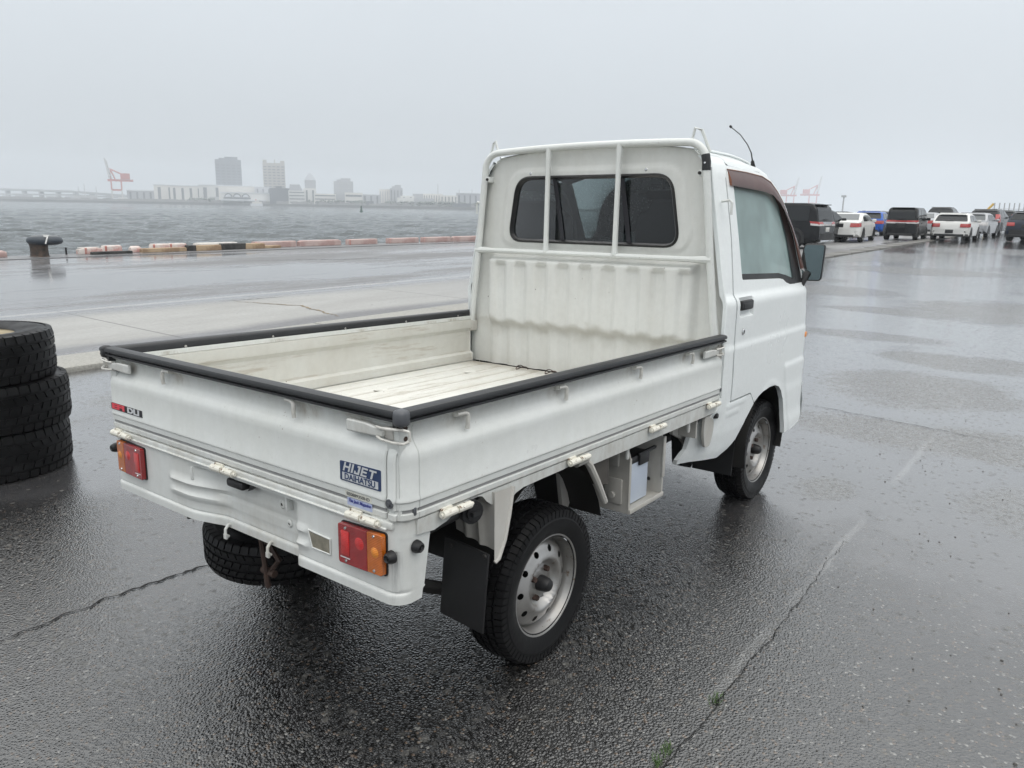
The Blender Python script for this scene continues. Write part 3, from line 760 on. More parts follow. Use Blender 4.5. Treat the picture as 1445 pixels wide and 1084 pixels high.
building(473, 498, 259, 50, M['c_mid'], 'wide grey slab block with stepped top', roof='step', bands=5, bandm=M['c_bridge'])
building(476, 489, 272, 14, M['c_mid'], 'low grey block in front of the wide slab block')
building(488, 511, 273.5, 6, M['c_white'], 'white two storey terminal above the navigation buoy', bands=2)
building(512, 536, 276, 20, M['c_mid'], 'low grey green sheds right of the buoy', cols=3)
building(536, 552, 269, 40, M['c_white'], 'white apartment slab left of the twin grey apartment block', cols=5, bandm=M['c_mid'])
building(551, 568, 267.5, 42, M['c_mid'], 'grey apartment slab beside the white apartment slab', cols=4, roof='step')
building(566, 584, 277.5, 25, M['c_white2'], 'small pale houses right of the apartment slabs', cols=2)
building(583, 600, 275, 70, M['c_mid'], 'faint hillside block behind the small pale houses')
building(598, 624, 275, 22, M['c_white'], 'white hall with a row of narrow dark windows', cols=8)
building(622, 645, 277, 12, M['c_white'], 'white block with tall dark window strips near the cab', cols=5)
building(645, 690, 275, 30, M['c_mid'], 'wide pale grey shed next to the truck cab', cols=6, roof='flat')
building(640, 700, 288, 6, M['c_slate'], 'low dark waterfront shed beside the truck cab')
building(517, 527, 284.5, 2, M['c_slate'], 'tiny dark waterfront pavilion right of the buoy')
building(585, 612, 281, 8, M['c_mid'], 'low grey warehouse below the row of narrow windows')
# quayside strip: parked cars, sheds and shrubs that read as one band
rnd = random.Random(5)
smv = []                                            # small sheds low along the far quay, all much alike
for nm in ('c_white2', 'c_mid', 'c_white', 'c_bridge'):
    sm = MB(); sm.box((0, 0, 0.5), (1, 1, 1)); o = sm.build('far_shed', M[nm], smooth=0); smv.append(o.data); bpy.data.objects.remove(o)
for i in range(30):
    px = rnd.uniform(-30, 690); Mt, k = frame_at(px, rnd.uniform(14, 110)); w = rnd.uniform(8, 26); h = rnd.uniform(4, 10) if px > 200 else rnd.uniform(3, 6)
    o = bpy.data.objects.new('far_shed', smv[i % 4]); C.objects.link(o)
    o.matrix_world = Mt @ Matrix.Diagonal((w, 10, h, 1)); tag(o, 'small low shed among the hazy buildings along the far quay', 'shed', 'small sheds along the far quay')
cl = MB()
for i in range(620):
    px = rnd.uniform(-20, 690); Mt, k = frame_at(px, rnd.uniform(1, 10)); w = rnd.uniform(2, 9); h = rnd.uniform(1.0, 3.6)
    p = Mt @ Vector((0, 0, h/2)); cl.box(p, (w, 3, h), Mt.to_3x3().to_4x4())
o = cl.build('quayside_clutter', fm('clutter', (0.30, 0.30, 0.30)), smooth=0); o['kind'] = 'stuff'
tr = MB()
for i in range(150):
    px = rnd.choice([rnd.uniform(545, 590), rnd.uniform(592, 640), rnd.uniform(270, 300), rnd.uniform(432, 520), rnd.uniform(540, 700)])
    Mt, k = frame_at(px, rnd.uniform(3, 7))
    for j in range(7):
        p = Mt @ Vector((rnd.uniform(-3, 3), rnd.uniform(-2, 2), rnd.uniform(1, 5))); s = rnd.uniform(1.0, 2.1)
        q = [Vector((math.cos(a)*s*rnd.uniform(.6, 1.2), math.sin(a)*s*rnd.uniform(.6, 1.2), 0)) for a in (0, 1.3, 2.6, 3.9, 5.2)]
        tr.add([p+Vector((0, 0, s*.8))]+[p+v for v in q]+[p-Vector((0, 0, s*.8))], [(0, 1+t, 1+(t+1) % 5) for t in range(5)]+[(6, 1+(t+1) % 5, 1+t) for t in range(5)])
o = tr.build('treeline', M['c_tree'], smooth=0); o['kind'] = 'stuff'
# elevated road bridge on the left
def bridge():
    r = thing('road_bridge', 'long double deck elevated road bridge on the far shore at left', 'bridge')
    P = [pix(-120, 266, 1500), pix(0, 267.2, 1420), pix(100, 270.5, 1340), pix(185, 277, 1260)]
    for nm, dz, th in (('upper_deck', 0, 3.2), ('lower_deck', -9.5, 2.4)):
        mb = MB(); vs = []
        for i, p in enumerate(P):
            zz = p.z+dz*(1-0.25*i)
            vs += [(p.x, p.y, zz-th/2), (p.x, p.y, zz+th/2), (p.x+4, p.y+10, zz+th/2), (p.x+4, p.y+10, zz-th/2)]
        mb.add(vs, [f for i in range(len(P)-1) for f in ((4*i, 4*i+4, 4*i+5, 4*i+1), (4*i+1, 4*i+5, 4*i+6, 4*i+2), (4*i+3, 4*i+2, 4*i+6, 4*i+7), (4*i, 4*i+3, 4*i+7, 4*i+4))])
        mb.build(nm, M['c_bridge'], r, smooth=0)
    for px in range(-110, 185, 24):
        t = lerp_tab(px, [-120, 0, 100, 185], [0, 1, 2, 3]); i = min(2, int(t)); f = t-i; p = P[i].lerp(P[i+1], f)
        mb = MB(); mb.box((p.x+2, p.y+4, (p.z)/2), (6, 4, max(2, p.z-1))); mb.build('pier', M['c_bridge'], r, smooth=0)
bridge()
def crane(px, ytop, label, flip=1, back=8, boom=1.0):
    """ship-to-shore gantry with its boom raised"""
    Mt, k = frame_at(px, back); r = thing('gantry_crane', label, 'crane', group='red and white harbour gantry cranes'); r.matrix_world = Mt @ Matrix.Scale(0.62, 4, (1, 0, 0))
    H = (hrow(px)-ytop)*k; f = flip
    zc = H*0.47
    for x in (-9, 9):
        for y in (0, 14):
            q = MB(); q.box((x*f, y, zc*0.28), (2.4, 1.6, zc*0.56)); q.build('leg', M['c_cw'], r, smooth=0)
            q = MB(); q.box((x*f, y, zc*0.78), (2.5, 1.7, zc*0.44)); q.build('upper_leg', M['c_red'], r, smooth=0)
    for y in (0, 14):
        q = MB(); q.box((0, y, zc*0.56), (20, 1.5, 2.0)); q.build('cross_beam', M['c_red'], r, smooth=0)
    q = MB(); q.box((8*f, 7, zc+1), (46, 6, 2.4)); q.build('girder', M['c_red'], r, smooth=0)
    q = MB(); q.box((17*f, 7, zc+6), (17, 8, 7)); q.build('machinery_house', M['c_red'], r, smooth=0)
    q = MB(); b0 = Vector((-11*f, 7, zc+1)); b1 = Vector((-17*f*boom, 7, H)); n = 9
    for s in (-1.5, 1.5):
        q.tube([b0+Vector((0, s, 0)), b1+Vector((0, s, 0))], 1.15, 6); q.tube([b0+Vector((4.5*f, s, 0)), b1+Vector((2.6*f, s, -2))], 1.0, 6)
    for i in range(n):
        a = b0.lerp(b1, i/n); c = (b0+Vector((4*f, 0, 0))).lerp(b1+Vector((2.2*f, 0, -2)), (i+1)/n); q.tube([a, c], 0.8, 5)
    q.build('boom', M['c_cw'], r, smooth=0)
    q = MB(); ap_ = Vector((-8*f, 7, zc+(H-zc)*0.52))
    q.tube([Vector((-9*f, 7, zc)), ap_], 1.3, 6); q.tube([Vector((0, 7, zc)), ap_], 1.2, 6); q.tube([ap_, Vector((20*f, 7, zc+6))], 0.9, 5); q.tube([ap_, b0.lerp(b1, 0.62)], 0.45, 5)
    q.build('mast', M['c_red'], r, smooth=0)
    return r
crane(167, 233, 'red and white gantry crane with raised boom left of the warehouses')
crane(1114, 255.5, 'left of the two pale gantry cranes rising behind the black van', flip=-1, back=560)
crane(1146, 254, 'right of the two pale gantry cranes rising behind the black van', flip=-1, back=560)
for px, yt, lab in ((113, 266, 'thin light mast left of the red and white crane'), (121.5, 263, 'tallest thin mast left of the red and white crane'), (138, 266, 'thin mast nearest the red and white crane on its left'),
                    (618, 261, 'thin radio mast above the white hall near the cab'), (648, 268, 'short thin mast behind the white block near the cab'), (666, 268, 'short thin mast closest to the truck cab')):
    Mt, k = frame_at(px, 40); h = (hrow(px)-yt)*k; r = MB(); r.tube([(0, 0, 0), (0, 0, h*0.6), (0, 0, h)], [0.8, 0.6, 0.35], 6)
    o = r.build('light_mast', M['c_bridge']); o.matrix_world = Mt; tag(o, lab, 'mast', 'thin masts along the far shore')
# ferry and buoy
Mt, k = frame_at(364, -6); r = thing('ferry_boat', 'small white ferry moored in front of the ferry terminal', 'boat'); r.matrix_world = Mt
q = MB(); q.prism([(-8.5, -2.6), (7.5, -2.6), (9, 0.2), (-8.5, 0.0)], 1, 0, 4); q.build('hull', M['c_roof'], r, smooth=0)
q = MB(); q.box((-1, 2, 1.1), (11, 3, 2.0)); q.box((-1, 2, 3.0), (5, 2.6, 1.6)); q.build('cabin', M['c_white'], r, smooth=0)
q = MB(); q.box((-2, 2, 4.4), (1.4, 1.4, 1.6)); q.build('funnel', M['c_red'], r, smooth=0)
B0 = pixz(510, 299.5, -2.05); r = thing('navigation_buoy', 'dark green navigation buoy floating on the water', 'buoy', B0)
gm = fm('buoy_green', (0.02, 0.07, 0.05)); sc_ = (B0-CAM_LOC).length/FPX
q = MB(); q.cyl((0, 0, -0.2), (0, 0, 1.2*sc_), 2.6*sc_, 2.4*sc_, 14); q.build('float', gm, r)
q = MB(); q.cyl((0, 0, 1.2*sc_), (0, 0, 5.5*sc_), 2.0*sc_, 0.9*sc_, 10); q.build('tower', gm, r)
q = MB(); q.cyl((0, 0, 5.5*sc_), (0, 0, 8.6*sc_), 1.4*sc_, 0.6*sc_, 10); q.build('lantern', gm, r)
# air
hz = MB(); hz.box((300, 460, 36.9), (2500, 2380, 80)); ho = hz.build('haze', M['dark'], smooth=0); ho['kind'] = 'stuff'
m = bpy.data.materials.new('haze'); m.use_nodes = True; m.node_tree.nodes.clear()
ov = m.node_tree.nodes.new('ShaderNodeOutputMaterial'); pv = m.node_tree.nodes.new('ShaderNodeVolumePrincipled')
pv.inputs['Color'].default_value = (0.86, 0.905, 0.955, 1); pv.inputs['Density'].default_value = HAZE = 0.00068; pv.inputs['Anisotropy'].default_value = 0.0
m.node_tree.links.new(pv.outputs[0], ov.inputs['Volume']); ho.data.materials.clear(); ho.data.materials.append(m)
# ------------------------------------------------------------------ the white mini truck
# truck axes: x forward, y to its left, z up; origin on the ground under the rear axle
BP, BR = 0.0164, -0.0164
_piv = Vector((0, 0, 0.3))
BM = Matrix.Translation(_piv) @ Matrix.Rotation(BR, 4, 'X') @ Matrix.Rotation(BP, 4, 'Y') @ Matrix.Translation(-_piv)
_p2 = Vector((-0.65, 0, 0.7))
BED = BM @ Matrix.Translation(_p2) @ Matrix.Rotation(0.0085, 4, 'Y') @ Matrix.Translation(-_p2)
TR = thing('pickup_truck', 'white kei pickup truck with empty drop-side bed parked on wet asphalt', 'truck')
def P(mb, name, m, parent=None, M_=None, **k):
    """part of the truck body (or a piece of such a part: then no own tilt)"""
    return mb.build(name, m, parent or TR, M_ if M_ is not None else (BM if parent is None else None), **k)

# ---- bed floor: long ribs
def floor_z(y):
    t = ((y+0.69) % 0.115)/0.115
    return 0.672 + 0.016*(sstep(0.08, 0.20, t)-sstep(0.80, 0.92, t))
mb = MB(); ys = [-0.70+1.40*i/244 for i in range(245)]
vs = []
for x in (-0.66, -0.60, 1.19, 1.245):
    for y in ys: vs.append((x, y, floor_z(y) if -0.61 < x < 1.2 else 0.678))
n = len(ys)
mb.add(vs, [(j*n+i, j*n+i+1, (j+1)*n+i+1, (j+1)*n+i) for j in range(3) for i in range(n-1)])
bed_floor = P(mb, 'bed_floor', M['floor'], M_=BED)
for (x, y) in ((0.35, 0.48), (0.95, 0.48), (0.35, 0.10), (0.95, 0.10), (0.35, -0.3), (0.95, -0.3)):
    q = MB(); q.lathe([(0.0, 0.689), (0.030, 0.689), (0.036, 0.685)], Matrix.Translation((x, y, 0)), 18); P(q, 'floor_button', M['floor'], bed_floor)
q = MB()
for y in (0.12, 0.30, -0.02):
    pts = [(1.15+0.02*math.cos(a*1.1), y+0.03*math.sin(a), 0.70+0.008*math.sin(a*2)) for a in [i*0.35 for i in range(16)]]; q.tube(pts, 0.0025, 5)
P(q, 'wire_scrap', M['rust'], bed_floor)

# ---- gates: one stamped profile, run along a line
PROF = [(-0.030, 0.930), (-0.010, 0.930), (-0.010, 0.922), (-0.020, 0.916), (-0.024, 0.905), (-0.024, 0.885), (-0.021, 0.875), (-0.010, 0.860), (-0.003, 0.850), (0.0, 0.840),
        (0.001, 0.825), (0.001, 0.740), (0.004, 0.734), (0.004, 0.728), (0.001, 0.724), (0.001, 0.708), (-0.005, 0.705), (-0.005, 0.698), (0.001, 0.695), (0.001, 0.682), (-0.003, 0.677), (-0.030, 0.677)]
PIN = [(-0.045, 0.930), (-0.045, 0.912), (-0.0425, 0.910), (-0.045, 0.908), (-0.045, 0.872), (-0.043, 0.864), (-0.034, 0.855), (-0.028, 0.845), (-0.027, 0.76), (-0.028, 0.738), (-0.038, 0.733), (-0.047, 0.728), (-0.047, 0.690), (-0.040, 0.677)]
def sweep_gate(mb, prof, a, b, fx):
    """fx(t, d, z) -> point; ends get a turned-in edge"""
    vs = []
    st = [a, a+0.004, b-0.004, b]
    for i, t in enumerate(st):
        e = -0.004 if i in (0, 3) else 0
        for d, z in prof: vs.append(fx(t, d+e, z))
    n = len(prof)
    return mb.add(vs, [(j*n+i, j*n+i+1, (j+1)*n+i+1, (j+1)*n+i) for j in range(3) for i in range(n-1)])
def endcap(mb, t, fx):
    poly = PROF + PIN[::-1]
    vs = [fx(t, d-0.003, z) for d, z in poly]
    return mb.add(vs, [tuple(range(len(vs)))])
def hook(parent, M_, mat):
    q = MB()
    q.tube([(0.034, -0.012, 0.003), (0.006, -0.015, 0.003), (-0.002, -0.016, -0.001), (-0.004, -0.017, -0.010), (-0.003, -0.017, -0.028), (-0.003, -0.015, -0.040)], 0.0062, 8)
    q.box((0.030, -0.004, 0.003), (0.014, 0.016, 0.014), bev=0.002)
    return q.build('rope_hook', mat, parent, M_)
def lever(parent, M_, mat, right=True):
    """over-centre latch: painted lever, wire loop, keeper; local x along the gate toward the corner, y outward"""
    h = part_empty('latch', parent, M_)
    q = MB(); q.prism(rounded([(-0.155, -0.016), (-0.155, 0.016), (-0.085, 0.016), (-0.055, 0.012), (-0.022, 0.010), (-0.022, -0.010), (-0.055, -0.013)], 0.006, 3), 1, 0.006, 0.020)
    q.build('lever', M['paint'], h, bev=0.004)
    q = MB(); q.box((-0.012, 0.006, 0.0), (0.03, 0.012, 0.030), bev=0.002); q.build('pivot_bracket', M['under'], h)
    q = MB()
    for s in (-1, 1):
        q.tube([(-0.045, 0.018, 0.012*s), (-0.02, 0.026, 0.014*s), (0.015, 0.024, 0.016*s), (0.040, 0.014, 0.017*s), (0.048, 0.002, 0.012*s)], 0.0036, 7)
    q.tube([(0.048, 0.002, 0.012), (0.049, 0.0, -0.012)], 0.0036, 7)
    q.build('wire_loop', M['wire'], h)
    return h
def hinge_at(parent, M_):
    q = MB(); q.cyl((-0.054, 0.008, 0), (-0.003, 0.008, 0), 0.0105, n=12); q.cyl((0.003, 0.008, 0), (0.054, 0.008, 0), 0.0105, n=12)
    q.cyl((-0.06, 0.008, 0), (0.064, 0.008, 0), 0.0055, n=8); q.box((-0.030, -0.001, 0.008), (0.042, 0.006, 0.012)); q.box((0.030, -0.001, -0.008), (0.042, 0.006, 0.012))
    q.cyl((0.02, 0.012, 0.0), (0.02, 0.018, 0.007), 0.004, n=8)
    return q.build('hinge', M['hinge'], parent, M_)
# axes of the faces: rear face (x -> truck -y, out -> -x), right side (x -> truck -x ... )
def face_rear(y, z, x=-0.698): return Matrix(((0, -1, 0, x), (-1, 0, 0, y), (0, 0, 1, z), (0, 0, 0, 1)))
def face_rear_f(y, z, x=-0.698): return Matrix(((0, -1, 0, x), (1, 0, 0, y), (0, 0, 1, z), (0, 0, 0, 1)))     # mirrored
def face_side(s, x, z, y=0.727, flip=1):  # s=-1 right side
    return Matrix(((flip, 0, 0, x), (0, s, 0, s*y), (0, 0, 1, z), (0, 0, 0, 1)))

# tailgate
mb = MB(); fr = lambda t, d, z: Vector((-0.698-d, t, z))
sweep_gate(mb, PROF, -0.672, 0.698, fr); sweep_gate(mb, PIN, -0.672, 0.698, fr); endcap(mb, -0.672, fr); endcap(mb, 0.698, fr)
tailgate = P(mb, 'tailgate', M['paint'], M_=BED)
q = MB(); q.box((-0.6935, 0.013, 0.7015), (0.002, 1.366, 0.0075)); P(q, 'seam_strip', M['groove'], tailgate)
mb = MB(); fe = lambda t, d, z: Vector((-0.6985-d, t, z)); sweep_gate(mb, PROF, -0.704, -0.675, fe); sweep_gate(mb, PIN, -0.704, -0.675, fe); P(mb, 'end_flange', M['paint'], tailgate)
q = MB(); q.cyl((-0.697, -0.6875, 0.724), (-0.7035, -0.6875, 0.724), 0.012, n=16); q.cyl((-0.7025, -0.6875, 0.724), (-0.7075, -0.6875, 0.724), 0.005, n=10); P(q, 'stop_rubber', M['rubber_cap'], tailgate)
for y in (0.347, -0.314):
    hook(tailgate, Matrix(((0, 1, 0, -0.678), (1 if y > 0 else -1, 0, 0, y), (0, 0, 1, 0.917), (0, 0, 0, 1))) @ Matrix.Scale(-1, 4, (1, 0, 0)), M['wire'])
lever(tailgate, face_rear(-0.690, 0.897, -0.682), M['paint'])
lever(tailgate, face_rear_f(0.715, 0.897, -0.682), M['paint'])
for y, z in ((-0.597, 0.6665), (0.012, 0.6645), (0.628, 0.664)): hinge_at(tailgate, face_rear(y, z, -0.703))
# badges
q = MB(); q.prism(rounded([(-0.507, 0.7985), (-0.657, 0.801), (-0.657, 0.7475), (-0.507, 0.7475)], 0.004, 3), 0, -0.7005, -0.699); badge = P(q, 'maker_badge', M['navy'], tailgate)
q = MB(); q.box((-0.7009, -0.582, 0.7605), (0.0008, 0.132, 0.019)); P(q, 'badge_strip', M['silver'], badge)
LT = {'H': [(0, 0, 2, 10), (6, 0, 8, 10), (1, 4, 7, 6)], 'I': [(0, 0, 2.2, 10)], 'J': [(4, 0, 6.2, 10), (0, 0, 5, 2), (0, 0, 1.8, 3.6), (2.6, 8, 6, 10)], 'E': [(0, 0, 2, 10), (1, 0, 7, 2), (1, 4, 6.4, 6), (1, 8, 7, 10)], 'T': [(3, 0, 5.2, 10), (0, 8, 8.2, 10)]}
q = MB(); cx_ = 0; rects = []
for ch in 'HIJET':
    for (a_, b_, c_, d_) in LT[ch]: rects.append((cx_+a_, b_, cx_+c_, d_))
    cx_ += max(r[2] for r in LT[ch])+1.5
for i_, (a_, b_, c_, d_) in enumerate(rects):
    k_ = 0.1265/(cx_-1.5+2.6); f_ = lambda u, v: (-0.5185-(u+v*0.26)*k_, 0.7735+v*0.0024-(-0.5185-(u+v*0.26)*k_+0.582)*-0.016)
    e_ = 0.00003*i_; pts_ = [f_(a_, b_), f_(c_, b_), f_(c_, d_), f_(a_, d_)]
    q.add([(-0.70135-e_, y, z) for y, z in pts_], [(0, 1, 2, 3)])
P(q, 'badge_lettering', M['silver'], badge, smooth=0)
text_obj('badge_lettering', 'DAIHATSU', 0.0225, M['navy'], face_rear(-0.582, 0.7605, -0.7018) @ Matrix.Rotation(PI/2, 4, 'X'), badge, width=0.112, bold=0.0004)
q = MB(); q.box((-0.6998, 0.592, 0.7555), (0.0014, 0.205, 0.0235)); efi = P(q, 'trim_badge', M['ink'], tailgate)
q = MB(); q.box((-0.7009, 0.648, 0.7555), (0.0008, 0.100, 0.0200)); P(q, 'badge_field', simple('dark_red', (0.035, 0.008, 0.010), 0.4), efi)
text_obj('badge_lettering', 'EFI', 0.025, M['redprint'], face_rear(0.648, 0.7555, -0.7016) @ Matrix.Rotation(PI/2, 4, 'X'), efi, width=0.086, bold=0.0012)
text_obj('badge_lettering', 'DLI', 0.025, M['silver'], face_rear(0.545, 0.7555, -0.7016) @ Matrix.Rotation(PI/2, 4, 'X'), efi, width=0.080, bold=0.0012)
q = MB(); q.box((-0.6994, -0.573, 0.7155), (0.0006, 0.098, 0.0155)); lab = P(q, 'stock_label', M['paper'], tailgate)
text_obj('label_lettering', 'EE0889350HD', 0.0120, simple('grey_print', (0.10, 0.10, 0.10), 0.5), face_rear(-0.573, 0.7155, -0.7003) @ Matrix.Rotation(PI/2, 4, 'X'), lab, width=0.084)
q = MB(); q.box((-0.6994, -0.578, 0.6965), (0.0006, 0.092, 0.020)); lab = P(q, 'shop_label', M['bluelab'], tailgate)
text_obj('label_lettering', 'The Jack Magazine', 0.012, M['blueink'], face_rear(-0.578, 0.6995, -0.7003) @ Matrix.Rotation(PI/2, 4, 'X'), lab, shear=0.25, width=0.082, bold=0.0002)

# side gates (right s=-1 is the one seen from outside, left shows its inside)
for s in (-1, 1):
    mb = MB(); fs_ = lambda t, d, z: Vector((t, s*(0.726+d), z))
    a, b = -0.640, 1.212
    sweep_gate(mb, PROF, a, b, fs_); sweep_gate(mb, PIN, a, b, fs_); endcap(mb, a, fs_); endcap(mb, b, fs_)
    sg = P(mb, 'side_gate', M['paint'], M_=BED)
    q = MB(); q.box(((a+b)/2, s*0.7215, 0.7015), (b-a-0.006, 0.002, 0.0075)); P(q, 'seam_strip', M['groove'], sg)
    mi = MB(); sweep_gate(mi, [(d-0.0012, z) for d, z in PIN[1:-1]], a+0.006, b-0.006, fs_); P(mi, 'inner_skin', M['bed'], sg)
    for x in (-0.458, 0.004, 0.482, 0.915): hook(sg, face_side(s, x, 0.917, 0.706) @ Matrix.Scale(-1, 4, (1, 0, 0)) @ Matrix.Scale(-1, 4, (0, 1, 0)) if False else Matrix(((-1, 0, 0, x), (0, -s, 0, s*0.706), (0, 0, 1, 0.911), (0, 0, 0, 1))), M['wire'])
    for x in (-0.515, 0.070, 0.612, 1.125): hinge_at(sg, face_side(s, x, 0.669, 0.731))
    lever(sg, face_side(s, 1.178, 0.893, 0.711), M['paint'])
    q = MB(); q.box((-0.652, s*0.722, 0.700), (0.010, 0.010, 0.022), bev=0.003); P(q, 'catch', M['rubber_cap'], sg)
    q = MB(); q.box((1.2085, s*0.728, 0.722), (0.010, 0.008, 0.018), bev=0.002); P(q, 'catch', M['rubber_cap'], sg)

# rubber edge guards with their grooves, and corner caps
GP = [(0.002, 0.928), (0.0065, 0.930), (0.0065, 0.9355), (-0.002, 0.937), (-0.002, 0.941), (0.0075, 0.943), (0.0085, 0.950), (0.005, 0.956), (-0.003, 0.9585), (-0.026, 0.9585), (-0.035, 0.955), (-0.039, 0.948), (-0.039, 0.912), (-0.035, 0.912)]
def guard(name, a, b, fx):
    mb = MB(); vs = []; n = len(GP)
    st = [a, b]
    for t in st:
        for d, z in GP: vs.append(fx(t, d, z))
    mb.add(vs, [(i, i+1, n+i+1, n+i) for i in range(n-1)] + [tuple(range(n)), tuple(range(n, 2*n))])
    return P(mb, name, M['rubber'], M_=BED, smooth=40)
g1 = guard('edge_guard', -0.706, 0.742, lambda t, d, z: Vector((-0.698-d, t, z)))
for s in (-1, 1):
    g2 = guard('edge_guard', -0.690 if s < 0 else -0.70, 1.222, lambda t, d, z: Vector((t, s*(0.728+d), z)))
    for k in range(5):
        q = MB(); x = -0.42+0.38*k; q.cyl((x, s*0.690, 0.934), (x, s*0.686, 0.934), 0.0055, n=10); P(q, 'rivet', M['chrome'], g2)
    q = MB(); c = (-0.700, s*0.728)
    q.box((-0.692, s*0.721, 0.941), (0.036, 0.036, 0.043), bev=0.012)
    P(q, 'corner_cap', M['rubber_cap'] if s < 0 else M['rubber'], M_=BED, smooth=50)

# corner posts: rounded, follow the gate bulge
def corner(s):
    mb = MB(); n = 9; vs = []
    for d, z in PROF[1:-1]:
        r = 0.040
        for i in range(n):
            a = (PI/2)*i/(n-1)
            cx, cy = -0.695+r, 0.722-r
            rr = r+d+0.002
            vs.append((cx-rr*math.cos(a), s*(cy+rr*math.sin(a)), z))
        vs.append((-0.641, s*(0.726+d), z))
    m_ = n+1; L = len(PROF)-2
    mb.add(vs, [(j*m_+i, j*m_+i+1, (j+1)*m_+i+1, (j+1)*m_+i) for j in range(L-1) for i in range(m_-1)])
    mb.box((-0.672, s*0.69, 0.80), (0.035, 0.04, 0.22))
    o = P(mb, 'corner_post', M['paint'], M_=BED)
    q = MB(); vs = []
    for z in (0.698, 0.705):
        for i in range(n):
            a = (PI/2)*i/(n-1); rr = 0.0385
            vs.append((-0.655-rr*math.cos(a), s*(0.682+rr*math.sin(a)), z))
    q.add(vs, [(i, i+1, n+i+1, n+i) for i in range(n-1)]); P(q, 'seam_strip', M['groove'], o)
    q = MB()
    for z in (0.91, 0.884):
        q.cyl((-0.668, s*0.700, z), (-0.668, s*0.712, z), 0.006, n=10)
    q.box((-0.676, s*0.700, 0.897), (0.012, 0.012, 0.045)); P(q, 'latch_keeper', M['rust'], o)
for s in (-1, 1): corner(s)

# ---- rear panel below the tailgate, one sheet bent round both corners, with the plate recess
path = []
def arc(c, r, a0, a1, n=7):
    return [(c[0]+r*math.cos(a0+(a1-a0)*i/n), c[1]+r*math.sin(a0+(a1-a0)*i/n)) for i in range(n+1)]
rr = 0.045
path += [(-0.585, 0.716), (-0.62, 0.716)] + arc((-0.698+rr, 0.716-rr), rr, PI/2, PI, 8)
path += [(-0.698, 0.66-0.05*i) for i in range(8)]
core0 = len(path)
path += [(-0.698, 0.29), (-0.698, 0.25), (-0.697, 0.22), (-0.692, 0.19), (-0.684, 0.16), (-0.674, 0.125), (-0.666, 0.10), (-0.662, 0.08), (-0.661, 0.06)]
path += [(-0.661, 0.03-0.05*i) for i in range(7)] + [(-0.661, -0.293), (-0.664, -0.302), (-0.690, -0.312), (-0.696, -0.318), (-0.698, -0.328)]
path += [(-0.698, -0.36-0.05*i) for i in range(7)] + arc((-0.698+rr, -0.716+rr), rr, PI, 1.5*PI, 8) + [(-0.62, -0.716), (-0.585, -0.716)]
ZL = [0.458, 0.4585, 0.462, 0.468, 0.476, 0.482, 0.485, 0.4875, 0.490, 0.493, 0.500, 0.515, 0.522, 0.528, 0.538, 0.545, 0.553, 0.560, 0.566, 0.576, 0.583, 0.592, 0.606, 0.622, 0.630, 0.634, 0.638, 0.643, 0.655, 0.662]
def rear_pt(x, y, z):
    dx = 0
    # recess fades out just under the sill flange
    rec = max(0.0, x+0.698) if abs(y) < 0.35 else 0.0
    x0 = x-rec
    k = 1-sstep(0.630, 0.642, z) if rec > 0 else 0
    x = x0+rec*k
    # rolled lip and crease at the bottom
    if z < 0.486: dx -= 0.0035*(1-sstep(0.481, 0.4875, z))
    if 0.486 <= z <= 0.491: dx += 0.003
    # two ribs at each side of the recess
    if 0.05 < y < 0.345:
        e = sstep(0.345, 0.325, y)
        for c in (0.577, 0.5335): dx -= 0.009*math.exp(-((z-c)/0.009)**2)*e*(sstep(0.03, 0.11, y))
    if -0.365 < y < -0.29:
        for c in (0.570, 0.527): dx -= 0.008*math.exp(-((z-c)/0.009)**2)
    # shallow swages right across the recess
    if -0.30 < y < 0.12:
        for c in (0.562, 0.512): dx += 0.0035*math.exp(-((z-c)/0.004)**2)
    if y < -0.712 or y > 0.712:
        # front edge of the wing leans back at the bottom
        t = sstep(-0.64, -0.585, x); x -= t*0.034*(1-(z-0.458)/0.2)
    return Vector((x+dx, y, z))
mb = MB(); vs = []
# refine the path where ribs end
fine = []
for i, p in enumerate(path):
    fine.append(p)
    if i+1 < len(path):
        q_ = path[i+1]; n = max(1, int(math.hypot(q_[0]-p[0], q_[1]-p[1])/0.012))
        for k in range(1, n): fine.append((p[0]+(q_[0]-p[0])*k/n, p[1]+(q_[1]-p[1])*k/n))
for z in ZL:
    for p in fine: vs.append(rear_pt(p[0], p[1], z))
n = len(fine)
mb.add(vs, [(j*n+i, j*n+i+1, (j+1)*n+i+1, (j+1)*n+i) for j in range(len(ZL)-1) for i in range(n-1)])
rear = P(mb, 'rear_panel', M['paint_rear'], smooth=35)
q = MB(); q.box((-0.690, 0.004, 0.6655), (0.024, 1.395, 0.019), bev=0.004); q.box((-0.694, 0.004, 0.6565), (0.026, 1.36, 0.005), bev=0.002); P(q, 'sill_flange', M['paint_rear'], rear)
q = MB(); q.box((-0.60, 0, 0.63), (0.12, 1.38, 0.05)); q.box((-0.60, 0, 0.56), (0.03, 1.3, 0.14)); P(q, 'rear_cross_member', M['dark'])
for s in (-1, 1):
    q = MB(); vs = []
    for z in (0.630, 0.682): vs += [(-0.600, s*0.7165, z), (-0.640, s*0.7165, z)] + [(-0.655-0.040*math.sin(a), s*(0.677+0.0395*math.cos(a)), z) for a in [PI/2*k/8 for k in range(9)]] + [(-0.696, s*0.62, z)]
    n_ = len(vs)//2; q.add(vs, [(i, i+1, n_+i+1, n_+i) for i in range(n_-1)]+[tuple(range(n_, 2*n_))]); P(q, 'corner_sill', M['paint_rear'])
